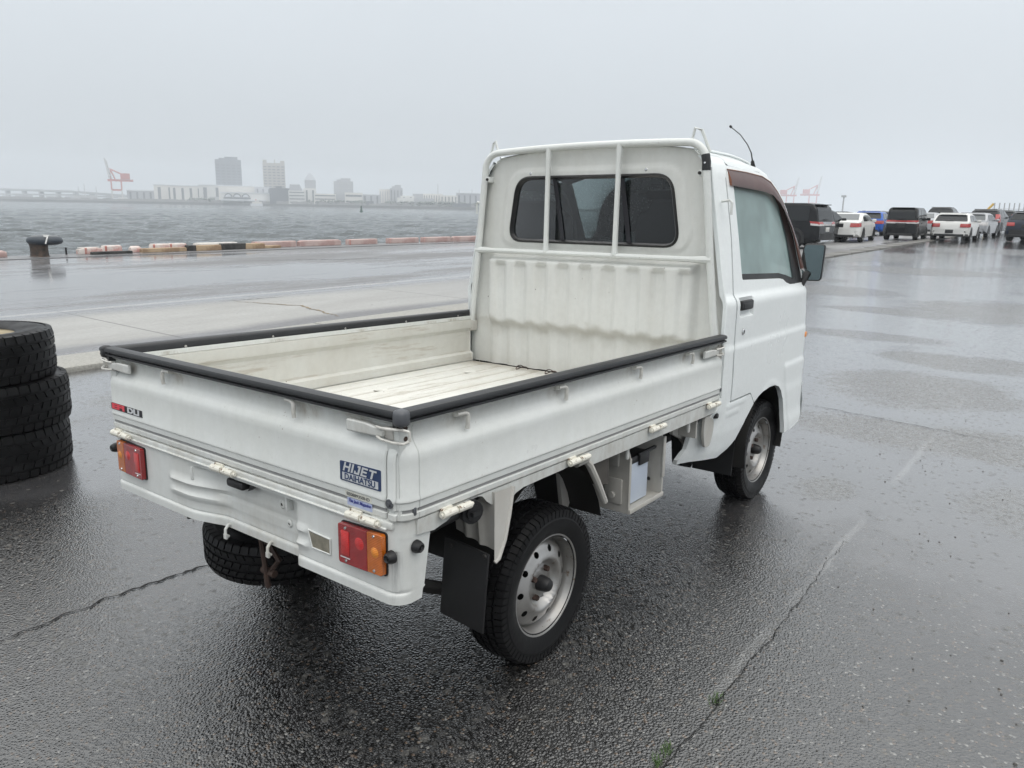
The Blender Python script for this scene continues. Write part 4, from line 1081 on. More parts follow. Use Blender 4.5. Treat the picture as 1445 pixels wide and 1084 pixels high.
def tail_light(s):
    o1, o2 = (0.507, 0.676) if s < 0 else (0.488, 0.655)
    ac = 0.618 if s < 0 else 0.605
    y = lambda v: s*v
    q = MB(); q.prism(rounded([(y(o1)-0.000, 0.527), (y(o2), 0.531), (y(o2), 0.646), (y(o1), 0.640)], 0.010, 4), 0, -0.702, -0.690); base = P(q, 'tail_light', M['knob'], rear)
    q = MB(); q.prism(rounded([(y(o1+.003), 0.530), (y(ac), 0.5325), (y(ac), 0.6405), (y(o1+.003), 0.6375)], [0.008, 0.002, 0.002, 0.008], 4), 0, -0.716, -0.701); q.build('brake_lens', M['red'], base, smooth=40, bev=0.003)
    q = MB(); q.prism(rounded([(y(ac+.001), 0.5335), (y(o2-.003), 0.535), (y(o2-.003), 0.643), (y(ac+.001), 0.6405)], [0.002, 0.008, 0.008, 0.002], 4), 0, -0.716, -0.701); q.build('indicator_lens', M['amber'], base, smooth=40, bev=0.003)
    q = MB(); q.box((-0.7165, y(o1+0.031), 0.588), (0.003, 0.030, 0.066), bev=0.001); q.build('reflector', M['red2'], base)
    q = MB(); q.lathe([(0, 0.003), (0.010, 0.002), (0.017, 0)], Matrix.Translation((-0.716, y(ac-0.027), 0.600)) @ Matrix.Rotation(-PI/2, 4, 'Y'), 16); q.build('bulb_glow', M['red2'], base)
    q = MB(); q.lathe([(0, 0.003), (0.009, 0.002), (0.014, 0)], Matrix.Translation((-0.716, y(ac+0.029), 0.592)) @ Matrix.Rotation(-PI/2, 4, 'Y'), 16); q.build('bulb_glow', M['amber2'], base)
    q = MB(); q.box((-0.7165, y(o1+0.03), 0.5485), (0.0012, 0.036, 0.0025)); q.build('lens_marking', M['silver'], base)
    for (yy_, zz_) in ((o1+0.033, 0.629), (o1+0.033, 0.541), (ac+0.026, 0.634), (ac+0.026, 0.543)):
        q = MB(); q.lathe([(0, 0.0035), (0.0035, 0.003), (0.0045, 0.0)], Matrix.Translation((-0.7155, y(yy_), zz_)) @ Matrix.Rotation(-PI/2, 4, 'Y'), 10); q.build('screw', M['chrome'], base)
for s in (-1, 1): tail_light(s)
def knob(c, axis):
    q = MB(); Mx = Matrix.Translation(c) @ (Matrix.Rotation(-PI/2, 4, 'Y') if axis == 'x' else Matrix.Rotation(PI/2, 4, 'X') if axis == 'r' else Matrix.Rotation(-PI/2, 4, 'X'))
    q.lathe([(0, 0.024), (0.004, 0.024), (0.0045, 0.019), (0.009, 0.0235), (0.0125, 0.021), (0.0165, 0.010), (0.017, 0.003), (0.013, 0.0)], Mx, 18); P(q, 'stop_knob', M['knob'], rear)
knob((-0.698, -0.694, 0.590), 'x'); knob((-0.645, -0.716, 0.606), 'r'); knob((-0.690, 0.702, 0.602), 'x'); knob((-0.645, 0.716, 0.606), 'l')
q = MB(); q.prism(rounded([(-0.368, 0.5755), (-0.459, 0.5715), (-0.459, 0.5285), (-0.383, 0.5285)], 0.004, 3), 0, -0.7005, -0.690); P(q, 'reflector_plate', M['plate'], rear)
q = MB()
pr = [(-0.368, 0.5755), (-0.459, 0.5715), (-0.459, 0.5285), (-0.383, 0.5285)]
for i in range(4):
    a, b = pr[i], pr[(i+1) % 4]; q.tube([(-0.7005, a[0], a[1]), (-0.7005, b[0], b[1])], 0.0022, 6)
P(q, 'reflector_frame', M['paint_rear'], rear)
q = MB(); q.box((-0.678, -0.025, 0.626), (0.045, 0.084, 0.026), bev=0.008); q.prism([(-0.072, 0.612), (-0.085, 0.634), (-0.105, 0.634), (-0.105, 0.630)], 0, -0.685, -0.668); P(q, 'number_plate_lamp', M['knob'], rear)
for y, z in ((0.208, 0.612), (-0.249, 0.614)):
    q = MB(); q.box((-0.672 if y < 0 else -0.690, y, z), (0.022, 0.011, 0.044), bev=0.004); P(q, 'plate_tab', M['paint_rear'], rear)
for y, z, r in ((-0.205, 0.597, 0.014), (-0.235, 0.546, 0.012), (0.055, 0.600, 0.006)):
    q = MB(); Mx = Matrix.Translation((-0.662, y, z)) @ Matrix.Rotation(-PI/2, 4, 'Y'); q.lathe([(r*.35, 0.0005), (r*.4, 0.004), (r*.75, 0.003), (r, 0.0)], Mx, 18)
    o = P(q, 'plate_bolt', M['paint_rear'], rear)
    q = MB(); q.lathe([(0, 0.002), (r*.4, 0.002)], Mx, 12); P(q, 'bolt_hole', M['dark'], rear)
for y in (0.065, -0.150):
    q = MB(); q.tube([(-0.655, y, 0.468), (-0.672, y, 0.468), (-0.684, y-0.004, 0.458), (-0.686, y-0.006, 0.442), (-0.676, y-0.008, 0.434)], 0.0048, 7); q.box((-0.686, y-0.006, 0.437), (0.006, 0.014, 0.016)); P(q, 'rope_hook', M['paint_rear'], rear)
# side sill with its cut-outs over filler and wheel
SO = [(-0.642, 0.676), (-0.642, 0.636), (-0.582, 0.630), (-0.535, 0.640), (-0.495, 0.658), (-0.470, 0.671), (-0.445, 0.6755), (-0.415, 0.6755), (-0.392, 0.668), (-0.372, 0.648), (-0.352, 0.634), (-0.335, 0.629),
      (-0.285, 0.620), (-0.262, 0.624), (-0.240, 0.638), (-0.205, 0.646), (-0.10, 0.6485), (0.0, 0.650), (0.055, 0.654), (0.105, 0.656), (0.135, 0.645), (0.160, 0.626), (0.20, 0.624), (1.214, 0.624), (1.214, 0.676)]
for s in (-1, 1):
    mb = MB(); mb.panel(SO, [], lambda x, z: Vector((x, s*(0.7235 if z > 0.66 else 0.7235-0.05*max(0, 0.66-z)), z)), 0.03, (0, -s*0.02, 0))
    ss = P(mb, 'side_sill', M['under'] if s > 0 else M['paint'], M_=BED, smooth=30)
    q = MB(); q.box((0.286, s*0.708, 0.674), (1.85, 0.03, 0.004)); P(q, 'sill_joint', M['groove'], ss)
    q = MB(); q.cyl((0.085, s*0.715, 0.652), (0.135, s*0.724, 0.655), 0.017, 0.015, 14); q.tube([(0.130, s*0.722, 0.652), (0.155, s*0.725, 0.630), (0.205, s*0.727, 0.56), (0.262, s*0.727, 0.474)], [0.012, 0.013, 0.0125, 0.011], 8); P(q, 'stay_rod', M['under'], ss)
    q = MB(); q.box((0.455, s*0.700, 0.602), (0.016, 0.012, 0.055), bev=0.005); q.box((0.965, s*0.700, 0.598), (0.018, 0.014, 0.050), bev=0.006); P(q, 'rope_peg', M['paint'], ss)
    # rear wheel arch: ribbed white liner, mudflap, front liner
    mb = MB()
    def lin(u, v):
        y = 0.575+0.158*u; zb = 0.515-0.030*u; z = zb+(0.668-zb)*v
        x = -0.352 - 0.010*(math.exp(-((u-0.30)/0.07)**2)+math.exp(-((u-0.62)/0.07)**2)) + 0.02*(1-v)
        return Vector((x, s*y, z))
    mb.grid(30, 8, lin)
    mb.tube([(-0.268, s*0.733, 0.664), (-0.290, s*0.738, 0.59), (-0.312, s*0.740, 0.52), (-0.336, s*0.738, 0.470), (-0.35, s*0.735, 0.462)], 0.006, 8)
    mb.add([(-0.352, s*0.733, 0.668), (-0.268, s*0.733, 0.664), (-0.290, s*0.738, 0.59), (-0.312, s*0.740, 0.52), (-0.336, s*0.738, 0.470), (-0.352, s*0.735, 0.461), (-0.352, s*0.734, 0.56)], [(0, 1, 2, 6), (2, 3, 6), (3, 4, 5, 6)])
    P(mb, 'wheel_arch_liner', M['under'], smooth=40)
    q = MB(); q.box((0, 0, 0), (0.008, 0.165, 0.25), Matrix.Rotation(s*-0.08, 4, 'X'), bev=0.003)
    q2 = MB(); q2.add([v+Vector((-0.372, s*0.640, 0.375)) for v in q.v], q.f); fl = P(q2, 'mudflap', M['flap'])
    for dy in (-0.06, 0.065):
        q = MB(); q.lathe([(0, .004), (.006, .004), (.008, 0)], Matrix.Translation((-0.377, s*(0.655+dy), 0.485)) @ Matrix.Rotation(-PI/2, 4, 'Y'), 10); P(q, 'bolt', M['dark'], fl)
    mb = MB(); mb.grid(10, 14, lambda u, v: Vector((0.33*math.cos(0.25+2.6*v), s*(0.40+0.28*u), 0.30+0.345*math.sin(0.25+2.6*v)))); P(mb, 'inner_arch', M['dark'])
    q = MB(); q.prism([(0.18, 0.640), (0.34, 0.60), (0.345, 0.50), (0.27, 0.515)], 1, s*0.47, s*0.69); P(q, 'arch_shield', simple('muddy_shield', (0.075, 0.068, 0.06), 0.6, var=0.4))
    q = MB(); q.prism([(0.235, 0.56), (0.345, 0.54), (0.335, 0.44), (0.30, 0.385), (0.27, 0.39)], 1, s*0.535, s*0.55); P(q, 'spring_hanger', M['under'])
q = MB(); q.cyl((-0.56, -0.655, 0.60), (-0.44, -0.705, 0.640), 0.016, n=10); q.cyl((-0.435, -0.700, 0.640), (-0.445, -0.735, 0.638), 0.033, n=16); q.cyl((-0.445, -0.735, 0.638), (-0.447, -0.742, 0.638), 0.022, n=12); q.box((-0.446, -0.745, 0.638), (0.03, 0.01, 0.012)); P(q, 'fuel_filler', M['knob'])

# ---- headboard (back of the cab) with stamped ribs, window opening, gasket and glass
XB = 1.250
def hb_half(z): return lerp_tab(z, [0.66, 1.0, 1.09, 1.16, 1.36, 1.56, 1.62, 1.66, 1.688], [0.722, 0.722, 0.712, 0.694, 0.660, 0.624, 0.611, 0.594, 0.566])
WO = rounded([(-0.487, 1.300), (0.472, 1.308), (0.420, 1.628), (-0.432, 1.622)], 0.085, 8)
WP = [(-0.540, 1.283), (0.528, 1.290), (0.462, 1.660), (-0.470, 1.654)]
WPr = rounded(WP, 0.10, 8)
def dist_in(p, lp):
    d = 9
    for i in range(len(lp)):
        a = Vector(lp[i]); b = Vector(lp[(i+1) % len(lp)]); ab = b-a; t = max(0, min(1, (Vector(p)-a).dot(ab)/max(1e-9, ab.length_squared)))
        d = min(d, (Vector(p)-a-ab*t).length)
    return d if inpoly(p, lp) else -d
def hb_x(y, z):
    d = dist_in((y, z), WPr)
    h = 0.007*sstep(-0.006, 0.006, d)
    # lower stamped field
    pl = sstep(0.585, 0.555, abs(y-0.005))*sstep(1.240, 1.215, z)
    fl = 0.5+0.5*math.cos((y+0.02)/0.128*2*PI); fl = sstep(0.30, 0.75, fl)
    up_ = sstep(0.866-0.008*fl, 0.922-0.018*fl, z)
    h += pl*up_*0.046
    h -= pl*fl*(0.017*up_*sstep(1.207, 1.190, z)*(0.6+0.4*sstep(1.0, 1.1, z)))
    h += pl*(1-up_)*0.010*(1-fl)
    h -= 0.006*sstep(0.03, 0.0, hb_half(min(z, 1.66))-abs(y))
    return XB-h
mb = MB()
out = [(-hb_half(z), z) for z in (0.668, 0.9, 1.09, 1.2, 1.45, 1.60, 1.64, 1.67, 1.686)]
out = out + [(-0.560, 1.698), (-0.548, 1.709), (-0.50, 1.722), (-0.40, 1.7335), (-0.25, 1.743), (0, 1.7465), (0.25, 1.743), (0.40, 1.7335), (0.50, 1.722), (0.548, 1.709), (0.560, 1.698)] + [(-a, z) for a, z in out[::-1]]
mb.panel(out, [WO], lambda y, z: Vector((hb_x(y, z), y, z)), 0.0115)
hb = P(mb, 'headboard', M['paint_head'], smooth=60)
# window gasket and panes
def off(lp, k):
    c = Vector((sum(p[0] for p in lp)/len(lp), sum(p[1] for p in lp)/len(lp)))
    return [(p[0]+(c.x-p[0])*k/max(0.01, abs(c.x-p[0])+abs(c.y-p[1]))*1.0, p[1]+(c.y-p[1])*k/max(0.01, abs(c.x-p[0])+abs(c.y-p[1]))) for p in lp]
def inset(lp, d):
    n = len(lp); outp = []
    for i in range(n):
        a = Vector(lp[i-1]); b = Vector(lp[(i+1) % n]); t = (b-a).normalized(); nn = Vector((-t.y, t.x)); outp.append((lp[i][0]+nn.x*d, lp[i][1]+nn.y*d))
    return outp
WI = inset(WO, 0.017)
if not inpoly(WI[0], WO): WI = inset(WO, -0.017)
mb = MB(); n = len(WO); a = [(XB-0.010, p[0], p[1]) for p in WO]; b = [(XB-0.018, (p[0]+q_[0])/2, (p[1]+q_[1])/2) for p, q_ in zip(WO, WI)]; c = [(XB-0.004, q_[0], q_[1]) for q_ in WI]; d = [(XB+0.02, q_[0], q_[1]) for q_ in WI]; a0 = [(XB+0.02, p[0], p[1]) for p in WO]
mb.add(a0+a+b+c+d, [(k*n+i, k*n+(i+1) % n, (k+1)*n+(i+1) % n, (k+1)*n+i) for k in range(4) for i in range(n)])
rw = P(mb, 'rear_window', M['knob'], smooth=50)
mb = MB(); mb.panel(WI, [], lambda y, z: Vector((XB+0.006, y, z)), 0.08); P(mb, 'glass', M['glass_dark'], rw)
for y0, y1 in ((0.205, 0.150), (-0.165, -0.215)):
    q = MB(); q.prism([(y0, 1.612), (y0-0.022, 1.612), (y1-0.022, 1.318), (y1, 1.318)][::1], 0, XB-0.002, XB+0.003); P(q, 'sliding_rail', M['ink'], rw)
for y, z in ((0.335, 1.640), (-0.300, 1.640)):
    q = MB(); q.lathe([(0, 0.004), (0.006, 0.003), (0.009, 0)], Matrix.Translation((XB-0.006, y, z)) @ Matrix.Rotation(-PI/2, 4, 'Y'), 12); P(q, 'screw', M['chrome'], hb)
# ---- guard frame of bent tube
XG = 1.212
def gy(z): return lerp_tab(z, [0.70, 0.93, 1.26, 1.60, 1.66], [0.695, 0.683, 0.640, 0.604, 0.592])
mb = MB()
for s in (-1, 1):
    pts = [(XG+0.012, s*0.690, 0.845), (XG+0.004, s*0.688, 0.90), (XG, s*gy(1.0), 1.0), (XG, s*gy(1.26), 1.26), (XG, s*gy(1.5), 1.5), (XG, s*gy(1.62), 1.62)]
    for k in range(1, 9):
        a = PI/2*k/8; pts.append((XG, s*(0.598-0.090*(1-math.cos(a))), 1.655+0.088*math.sin(a)))
    pts += [(XG, s*0.40, 1.7475), (XG, s*0.25, 1.7515), (XG, s*0.1, 1.7535), (XG, 0, 1.754)]
    mb.tube(pts, 0.0165, 12, cap=True)
gf = P(mb, 'guard_frame', M['paint'], smooth=60)
q = MB(); q.tube([(XG, 0.650, 1.262), (XG-0.004, 0.60, 1.262), (XG-0.006, 0.55, 1.262), (XG-0.006, -0.55, 1.256), (XG-0.004, -0.60, 1.256), (XG, -0.648, 1.256)], [0.018, 0.016, 0.0125, 0.0125, 0.016, 0.019], 10); P(q, 'cross_tube', M['paint'], gf)
for y in (0.203, -0.183):
    q = MB(); q.tube([(XG-0.002, y, 1.752), (XG-0.003, y, 1.72), (XG-0.004, y+0.002, 1.69), (XG-0.005, y+0.003, 1.50), (XG-0.006, y+0.004, 1.30), (XG-0.006, y+0.004, 1.262)], [0.016, 0.015, 0.0122, 0.0122, 0.013, 0.016], 10); P(q, 'upright_bar', M['paint'], gf)
for s in (-1, 1):
    q = MB(); q.tube([(XG+0.01, s*(0.520), 1.742), (XG+0.005, s*0.536, 1.800), (XG+0.02, s*0.560, 1.790), (XG+0.03, s*0.598, 1.70)], [0.006, 0.007, 0.007, 0.006], 6); P(q, 'rope_spike', M['paint'], gf)
    q = MB(); q.box((XG+0.016, s*0.590, 1.615), (0.05, 0.04, 0.028), bev=0.004); P(q, 'stay_bracket', M['paint'], gf)
    q = MB(); q.cyl((XG-0.010, s*0.575, 1.615), (XG-0.016, s*0.575, 1.615), 0.007, n=10); P(q, 'bolt', M['dark'], gf)
    q = MB(); q.box((XG+0.012, s*0.694, 0.862), (0.05, 0.045, 0.060), bev=0.010); q.box((XG+0.012, s*0.694, 0.905), (0.035, 0.035, 0.04), bev=0.008); P(q, 'foot_bracket', M['under'], gf)
    q = MB(); q.tube([(1.26, s*0.655, 1.500), (1.262, s*0.690, 1.505), (1.266, s*0.698, 1.495), (1.266, s*0.698, 1.445)], 0.006, 7); P(q, 'rope_hook', M['paint'], gf)
q = MB(); q.tube([(XG, -0.5985, 1.625), (XG, -0.5975, 1.660), (XG, -0.591, 1.69)], 0.0185, 12); tp = P(q, 'tape_wrap', M['rubber'], gf)
q = MB(); q.lathe([(0, .002), (.004, .002), (.005, 0)], Matrix.Translation((XG-0.0185, -0.598, 1.655)) @ Matrix.Rotation(-PI/2, 4, 'Y'), 8); P(q, 'screw', M['chrome'], gf)

# ---- cab shell
ZY = [.36, .42, .50, .60, .70, .875, .883, .890, 1.06, 1.078, 1.092, 1.106, 1.16, 1.36, 1.56, 1.62, 1.66, 1.69, 1.705]
YZ = [.704, .722, .733, .7375, .7395, .7405, .7375, .7345, .7365, .734, .727, .7165, .708, .674, .637, .624, .607, .578, .545]
def cab_y(x, z):
    y = lerp_tab(z, ZY, YZ)
    if z < 0.62 and x > 1.98: y += (0.741-y)*sstep(1.98, 2.06, x)*sstep(0.62, 0.56, z)+0.006*sstep(2.0, 2.1, x)*sstep(0.46, 0.38, z)
    if x > 2.10: y -= (0.20 if z < 0.9 else 0.20+0.16*sstep(0.9, 1.1, z))*(x-2.10)**2
    if x < 1.30 and z < 1.0: y -= 0.0
    return y
for s in (-1, 1):
    fmap = lambda x, z: Vector((x, s*cab_y(x, z), z))
    # pillar behind the door and the sill corner below
    pil = [(1.228, 0.665), (1.228, 1.0), (1.228, 1.62), (1.228, 1.69), (1.402, 1.69), (1.391, 1.655), (1.344, 1.60), (1.335, 1.35), (1.301, 1.108), (1.301, 1.088), (1.308, 0.89), (1.295, 0.862), (1.302, 0.75), (1.302, 0.632), (1.40, 0.632), (1.545, 0.632),
           (1.560, 0.622), (1.607, 0.578), (1.52, 0.515), (1.437, 0.437), (1.36, 0.405), (1.268, 0.388), (1.228, 0.384), (1.03, 0.390), (1.026, 0.412), (1.075, 0.452), (1.082, 0.50), (1.095, 0.545), (1.13, 0.58), (1.19, 0.612)]
    def fpil(x, z):
        y = cab_y(x, z)
        if z < 0.62 and x < 1.26: y -= 0.075*sstep(1.26, 1.03, x)*sstep(0.62, 0.55, z)
        if x < 1.25: y -= 0.012*sstep(1.25, 1.228, x)
        # three swages below the door
        for k, zc in enumerate((0.618, 0.600, 0.583)):
            if 1.26 < x < 1.50-0.03*k: y += 0.004*math.exp(-((z-zc)/0.0045)**2)*sstep(1.25, 1.27, x)*sstep(1.50-0.03*k, 1.46-0.03*k, x)
        return Vector((x, s*y, z))
    mb = MB(); mb.panel(pil, [], fpil, 0.012, (0, -s*0.018, 0)); P(mb, 'cab_pillar', M['paint_cab'], smooth=35)
    # door
    GL = [(1.428, 1.578), (1.424, 1.166), (1.905, 1.152), (1.955, 1.146), (2.00, 1.128), (2.06, 1.116), (2.296, 1.114), (2.285, 1.150), (2.180, 1.352), (2.075, 1.490), (1.990, 1.558), (1.930, 1.572), (1.70, 1.577)]
    GL = rounded(GL, [0.015, 0.012, 0, 0, 0, 0, 0.01, 0.01, 0, 0.02, 0.02, 0.02, 0], 3)
    dr = [(1.316, 0.640), (1.316, 0.75), (1.309, 0.862), (1.322, 0.892), (1.315, 1.088), (1.316, 1.108), (1.349, 1.35), (1.358, 1.60), (1.404, 1.655), (1.60, 1.657), (1.80, 1.650), (1.90, 1.630), (1.985, 1.590), (2.05, 1.545), (2.10, 1.490), (2.205, 1.352), (2.30, 1.165), (2.325, 1.10), (2.333, 0.90), (2.333, 0.39),
          (2.30, 0.358), (2.062, 0.340), (2.053, 0.40), (2.040, 0.465), (2.018, 0.530), (1.985, 0.578), (1.94, 0.608), (1.88, 0.624), (1.80, 0.627), (1.72, 0.619), (1.66, 0.603), (1.612, 0.582), (1.562, 0.628), (1.547, 0.640)]
    # door recess under the handle
    def fdoor(x, z):
        y = cab_y(x, z)
        y -= 0.014*sstep(1.348, 1.356, x)*sstep(1.512, 1.504, x)*sstep(1.004, 1.012, z)*sstep(1.086, 1.080, z)
        # raised flare from the bumper corner
        if x > 2.0 and z < 0.72: y += 0.006*sstep(2.0, 2.02, x-0.35*(0.72-z)+0.02)*sstep(0.72, 0.70, z)
        # arch lip
        if x > 1.55 and z < 0.66:
            d = math.hypot((x-1.83)/0.225, (z-0.35)/0.275); y += 0.003*math.exp(-((d-1.04)/0.07)**2)
        return Vector((x, s*y, z))
    mb = MB(); mb.panel(dr, [GL], fdoor, 0.011, (0, -s*0.022, 0)); door = P(mb, 'door', M['paint_cab'], smooth=40)
    mb = MB(); mb.panel(GL, [], lambda x, z: Vector((x, s*(cab_y(x, z)-0.012), z)), 0.05); P(mb, 'door_glass', M['glass_fog'] if s < 0 else M['glass_door'], door)
    # weatherstrip round the glass, thicker along the sill and the front pillar
    GI = inset(GL, 0.010)
    if not inpoly(GI[0], GL): GI = inset(GL, -0.010)
    mb = MB(); n = len(GL); A = [Vector((p[0], s*(cab_y(*p)-0.004), p[1])) for p in GL]; B_ = [Vector((p[0], s*(cab_y(*p)-0.009), p[1])) for p in GI]
    mb.add(A+B_, [(i, (i+1) % n, n+(i+1) % n, n+i) for i in range(n)])
    fp = [(2.135, 1.116), (2.296, 1.114), (2.285, 1.150), (2.180, 1.352), (2.075, 1.490), (1.99, 1.558), (1.925, 1.570), (2.00, 1.50), (2.075, 1.35)]
    mb.panel(fp, [], lambda x, z: Vector((x, s*(cab_y(x, z)-0.006), z)), 0.03)
    mb.panel([(1.424, 1.166), (1.905, 1.152), (1.955, 1.146), (2.00, 1.128), (2.14, 1.114), (2.14, 1.14), (2.0, 1.165), (1.905, 1.178), (1.424, 1.192)], [], lambda x, z: Vector((x, s*(cab_y(x, z)-0.003), z)), 0.03)
    P(mb, 'weatherstrip', M['knob'], door)
    # handle, lock
    q = MB(); q.box((1.430, s*0.731, 1.057), (0.136, 0.022, 0.044), bev=0.009); q.box((1.430, s*0.741, 1.053), (0.110, 0.006, 0.026), bev=0.003); P(q, 'door_handle', M['knob'], door)
    q = MB(); q.lathe([(0, .004), (.010, .004), (.013, .002), (.016, 0)], Matrix.Translation((1.405, s*0.7365, 0.940)) @ Matrix.Rotation(s*-PI/2, 4, 'X'), 16); lk = P(q, 'door_lock', M['chrome'], door)
    q = MB(); q.box((1.405, s*0.741, 0.940), (0.004, 0.002, 0.014)); P(q, 'keyhole', M['ink'], door)
    # smoked rain visor over the window
    top = [(1.385, 1.640), (1.60, 1.640), (1.80, 1.633), (1.90, 1.612), (1.985, 1.568), (2.05, 1.520), (2.12, 1.440), (2.185, 1.345), (2.27, 1.185)]
    bot = [(1.385, 1.572), (1.60, 1.567), (1.80, 1.560), (1.885, 1.548), (1.96, 1.515), (2.025, 1.470), (2.10, 1.395), (2.17, 1.305), (2.262, 1.165)]
    mb = MB(); vs = []
    for (a, b) in zip(top, bot):
        for k in range(4):
            t = k/3; x = a[0]+(b[0]-a[0])*t; z = a[1]+(b[1]-a[1])*t
            vs.append(Vector((x, s*(cab_y(*a)+0.003+0.026*math.sin(t*PI*0.5)-0.0*(t)), z)))
    mb.add(vs, [(i*4+k, i*4+k+1, i*4+k+5, i*4+k+4) for i in range(len(top)-1) for k in range(3)])
    P(mb, 'rain_visor', M['visor'], door)
    q = MB(); a0_, b0_ = vs[0], vs[3]; q.add([a0_, vs[1], vs[2], b0_, Vector((b0_.x, s*(cab_y(1.385, 1.572)+0.001), b0_.z))], [(0, 1, 2, 3, 4)]); q.tube([vs[i*4] for i in range(len(top))], 0.003, 6); P(q, 'visor_edge', M['visor_edge'], door)
    # mirror
    ma = part_empty('door_mirror', door)
    q = MB(); q.tube([(2.285, s*0.690, 1.085), (2.30, s*0.70, 1.12), (2.325, s*0.715, 1.165)], 0.020, 8); q.box((2.285, s*0.692, 1.090), (0.05, 0.03, 0.05), bev=0.01); q.build('mirror_arm', M['knob'], ma)
    yc = 0.722; Mm = Matrix.Translation((2.352, s*yc, 1.218)) @ Matrix.Rotation(s*-0.22, 4, 'Z')
    q = MB(); q.prism(rounded([(-0.066, -0.098), (0.058, -0.098), (0.066, 0.098), (-0.042, 0.098)] if s < 0 else [(-0.058, -0.098), (0.066, -0.098), (0.042, 0.098), (-0.066, 0.098)], 0.022, 5), 0, -0.014, 0.05)
    # photo: outer side is the wider upright one
    Mm2 = Mm @ Matrix.Scale(-1, 4, (0, 1, 0))
    q.v = [Mm2 @ v for v in q.v]; q.build('mirror_housing', M['knob'], ma, bev=0.008, smooth=45)
    q = MB(); q.prism(rounded([(-0.060, -0.092), (0.052, -0.092), (0.060, 0.092), (-0.036, 0.092)] if s < 0 else [(-0.052, -0.092), (0.060, -0.092), (0.036, 0.092), (-0.060, 0.092)], 0.018, 5), 0, -0.0165, -0.0125)
    q.v = [Mm2 @ v for v in q.v]; q.build('mirror_glass', M['mirror'], ma, smooth=0)
    # dark rubber behind the door gap
    mb = MB(); mb.panel([(1.285, 0.62), (1.285, 1.66), (1.42, 1.675), (1.42, 1.60), (1.375, 1.58), (1.345, 1.10), (1.345, 0.66), (1.60, 0.655), (1.60, 0.62)], [], lambda x, z: Vector((x, s*(cab_y(x, z)-0.020), z)), 0.03); P(mb, 'door_seal', M['void'])
    # sill corner bracket with its knob
    q = MB(); q.prism(rounded([(1.10, 0.60), (1.20, 0.60), (1.20, 0.52), (1.17, 0.46), (1.12, 0.46), (1.10, 0.52)], 0.02, 4), 1, s*0.700, s*0.712); sb = P(q, 'sill_bracket', M['under'])
    q = MB(); q.cyl((1.195, s*0.712, 0.592), (1.195, s*0.730, 0.592), 0.015, 0.011, 14); P(q, 'stop_knob', M['knob'], sb)
    q = MB(); q.tube([(1.228, s*0.71, 0.66), (1.228, s*0.722, 1.05), (1.228, s*0.690, 1.20), (1.228, s*0.614, 1.64)], 0.004, 6); P(q, 'drip_rail', M['paint_cab'])
    # inside of the front wheel house
    mb = MB(); mb.grid(8, 18, lambda u, v: Vector((1.86+0.27*math.cos(-0.35+(PI+0.7)*v), s*(0.40+0.318*u), 0.345+0.285*math.sin(-0.35+(PI+0.7)*v)))); P(mb, 'wheel_house', M['dark'])
    q = MB(); q.box((1.57, s*0.57, 0.315), (0.010, 0.20, 0.20), Matrix.Rotation(0.12, 4, 'Y')); q.prism(rounded([(1.47, 0.24), (1.60, 0.20), (1.62, 0.36), (1.44, 0.42)], 0.03, 4), 1, s*0.40, s*0.45); P(q, 'front_mudflap', M['flap'])
    # under-cab side wall
    q = MB(); q.prism([(1.00, 0.62), (1.24, 0.62), (1.24, 0.40), (1.20, 0.40), (1.09, 0.49), (1.00, 0.53)], 1, s*0.60, s*0.615); q.box((1.06, s*0.64, 0.57), (0.012, 0.11, 0.11)); uw = P(q, 'under_cab_wall', M['under'])
    q = MB(); q.cyl((1.12, s*0.614, 0.555), (1.12, s*0.618, 0.555), 0.020, n=16); P(q, 'drain_hole', M['void'], uw)
    # front lamp and corner indicator
    q = MB(); q.box((2.43, s*0.54, 0.72), (0.06, 0.22, 0.14), bev=0.02); P(q, 'headlight', M['chrome'])
    q = MB(); q.box((2.346, s*0.722, 0.832), (0.050, 0.020, 0.030), bev=0.006); P(q, 'side_indicator', M['amber2'])

# roof, front, windscreen
def roof_z(u, x):
    a = abs(u); z = 1.748-0.034*a**3.2
    if a > 0.965: z -= 0.02
    if x > 1.55: z -= 0.30*(x-1.55)**2*(0.6+0.6*a)
    return z
def roof(u, v):
    u2 = -1+2*u; x = 1.243+(1.90-1.243)*v
    yy = 0.548 if x < 1.55 else 0.548+0.02*sstep(1.55, 1.9, x)
    return Vector((x+0.06*(1-abs(u2)**2)*sstep(1.6, 1.9, x), u2*yy, roof_z(u2, x)))
mb = MB(); mb.grid(44, 30, roof)
def roof_side(s):
    def f(u, v):
        x = 1.243+(1.90-1.243)*u
        r1 = roof(0.0 if s < 0 else 1.0, u); x = r1.x
        zt = lerp_tab(x, [1.226, 1.60, 1.80, 1.90], [1.69, 1.66, 1.652, 1.632]); zt = lerp_tab(x, [1.226, 1.398, 1.41, 1.80, 1.90], [1.688, 1.688, 1.660, 1.653, 1.632])
        y0 = cab_y(x, zt)-0.003
        a = Vector((x, s*y0, zt)); b = r1
        m_ = a.lerp(b, v); bulge = math.sin(v*PI)*0.012
        return m_+Vector((0, s*bulge*0.6, bulge))
    return f
for s in (-1, 1): mb.grid(30, 7, roof_side(s))
rf = P(mb, 'roof', M['paint_cab'], smooth=50)
for s in (-1, 1):
    q = MB(); q.tube([roof(0.02 if s < 0 else 0.98, k/14)+Vector((0, 0, 0.004)) for k in range(15)], 0.0055, 6); P(q, 'roof_gutter', M['paint_cab'], rf)
q = MB(); q.cyl((1.80, -0.575, 1.672), (1.76, -0.585, 1.700), 0.013, 0.008, 10); an = P(q, 'antenna', M['knob'])
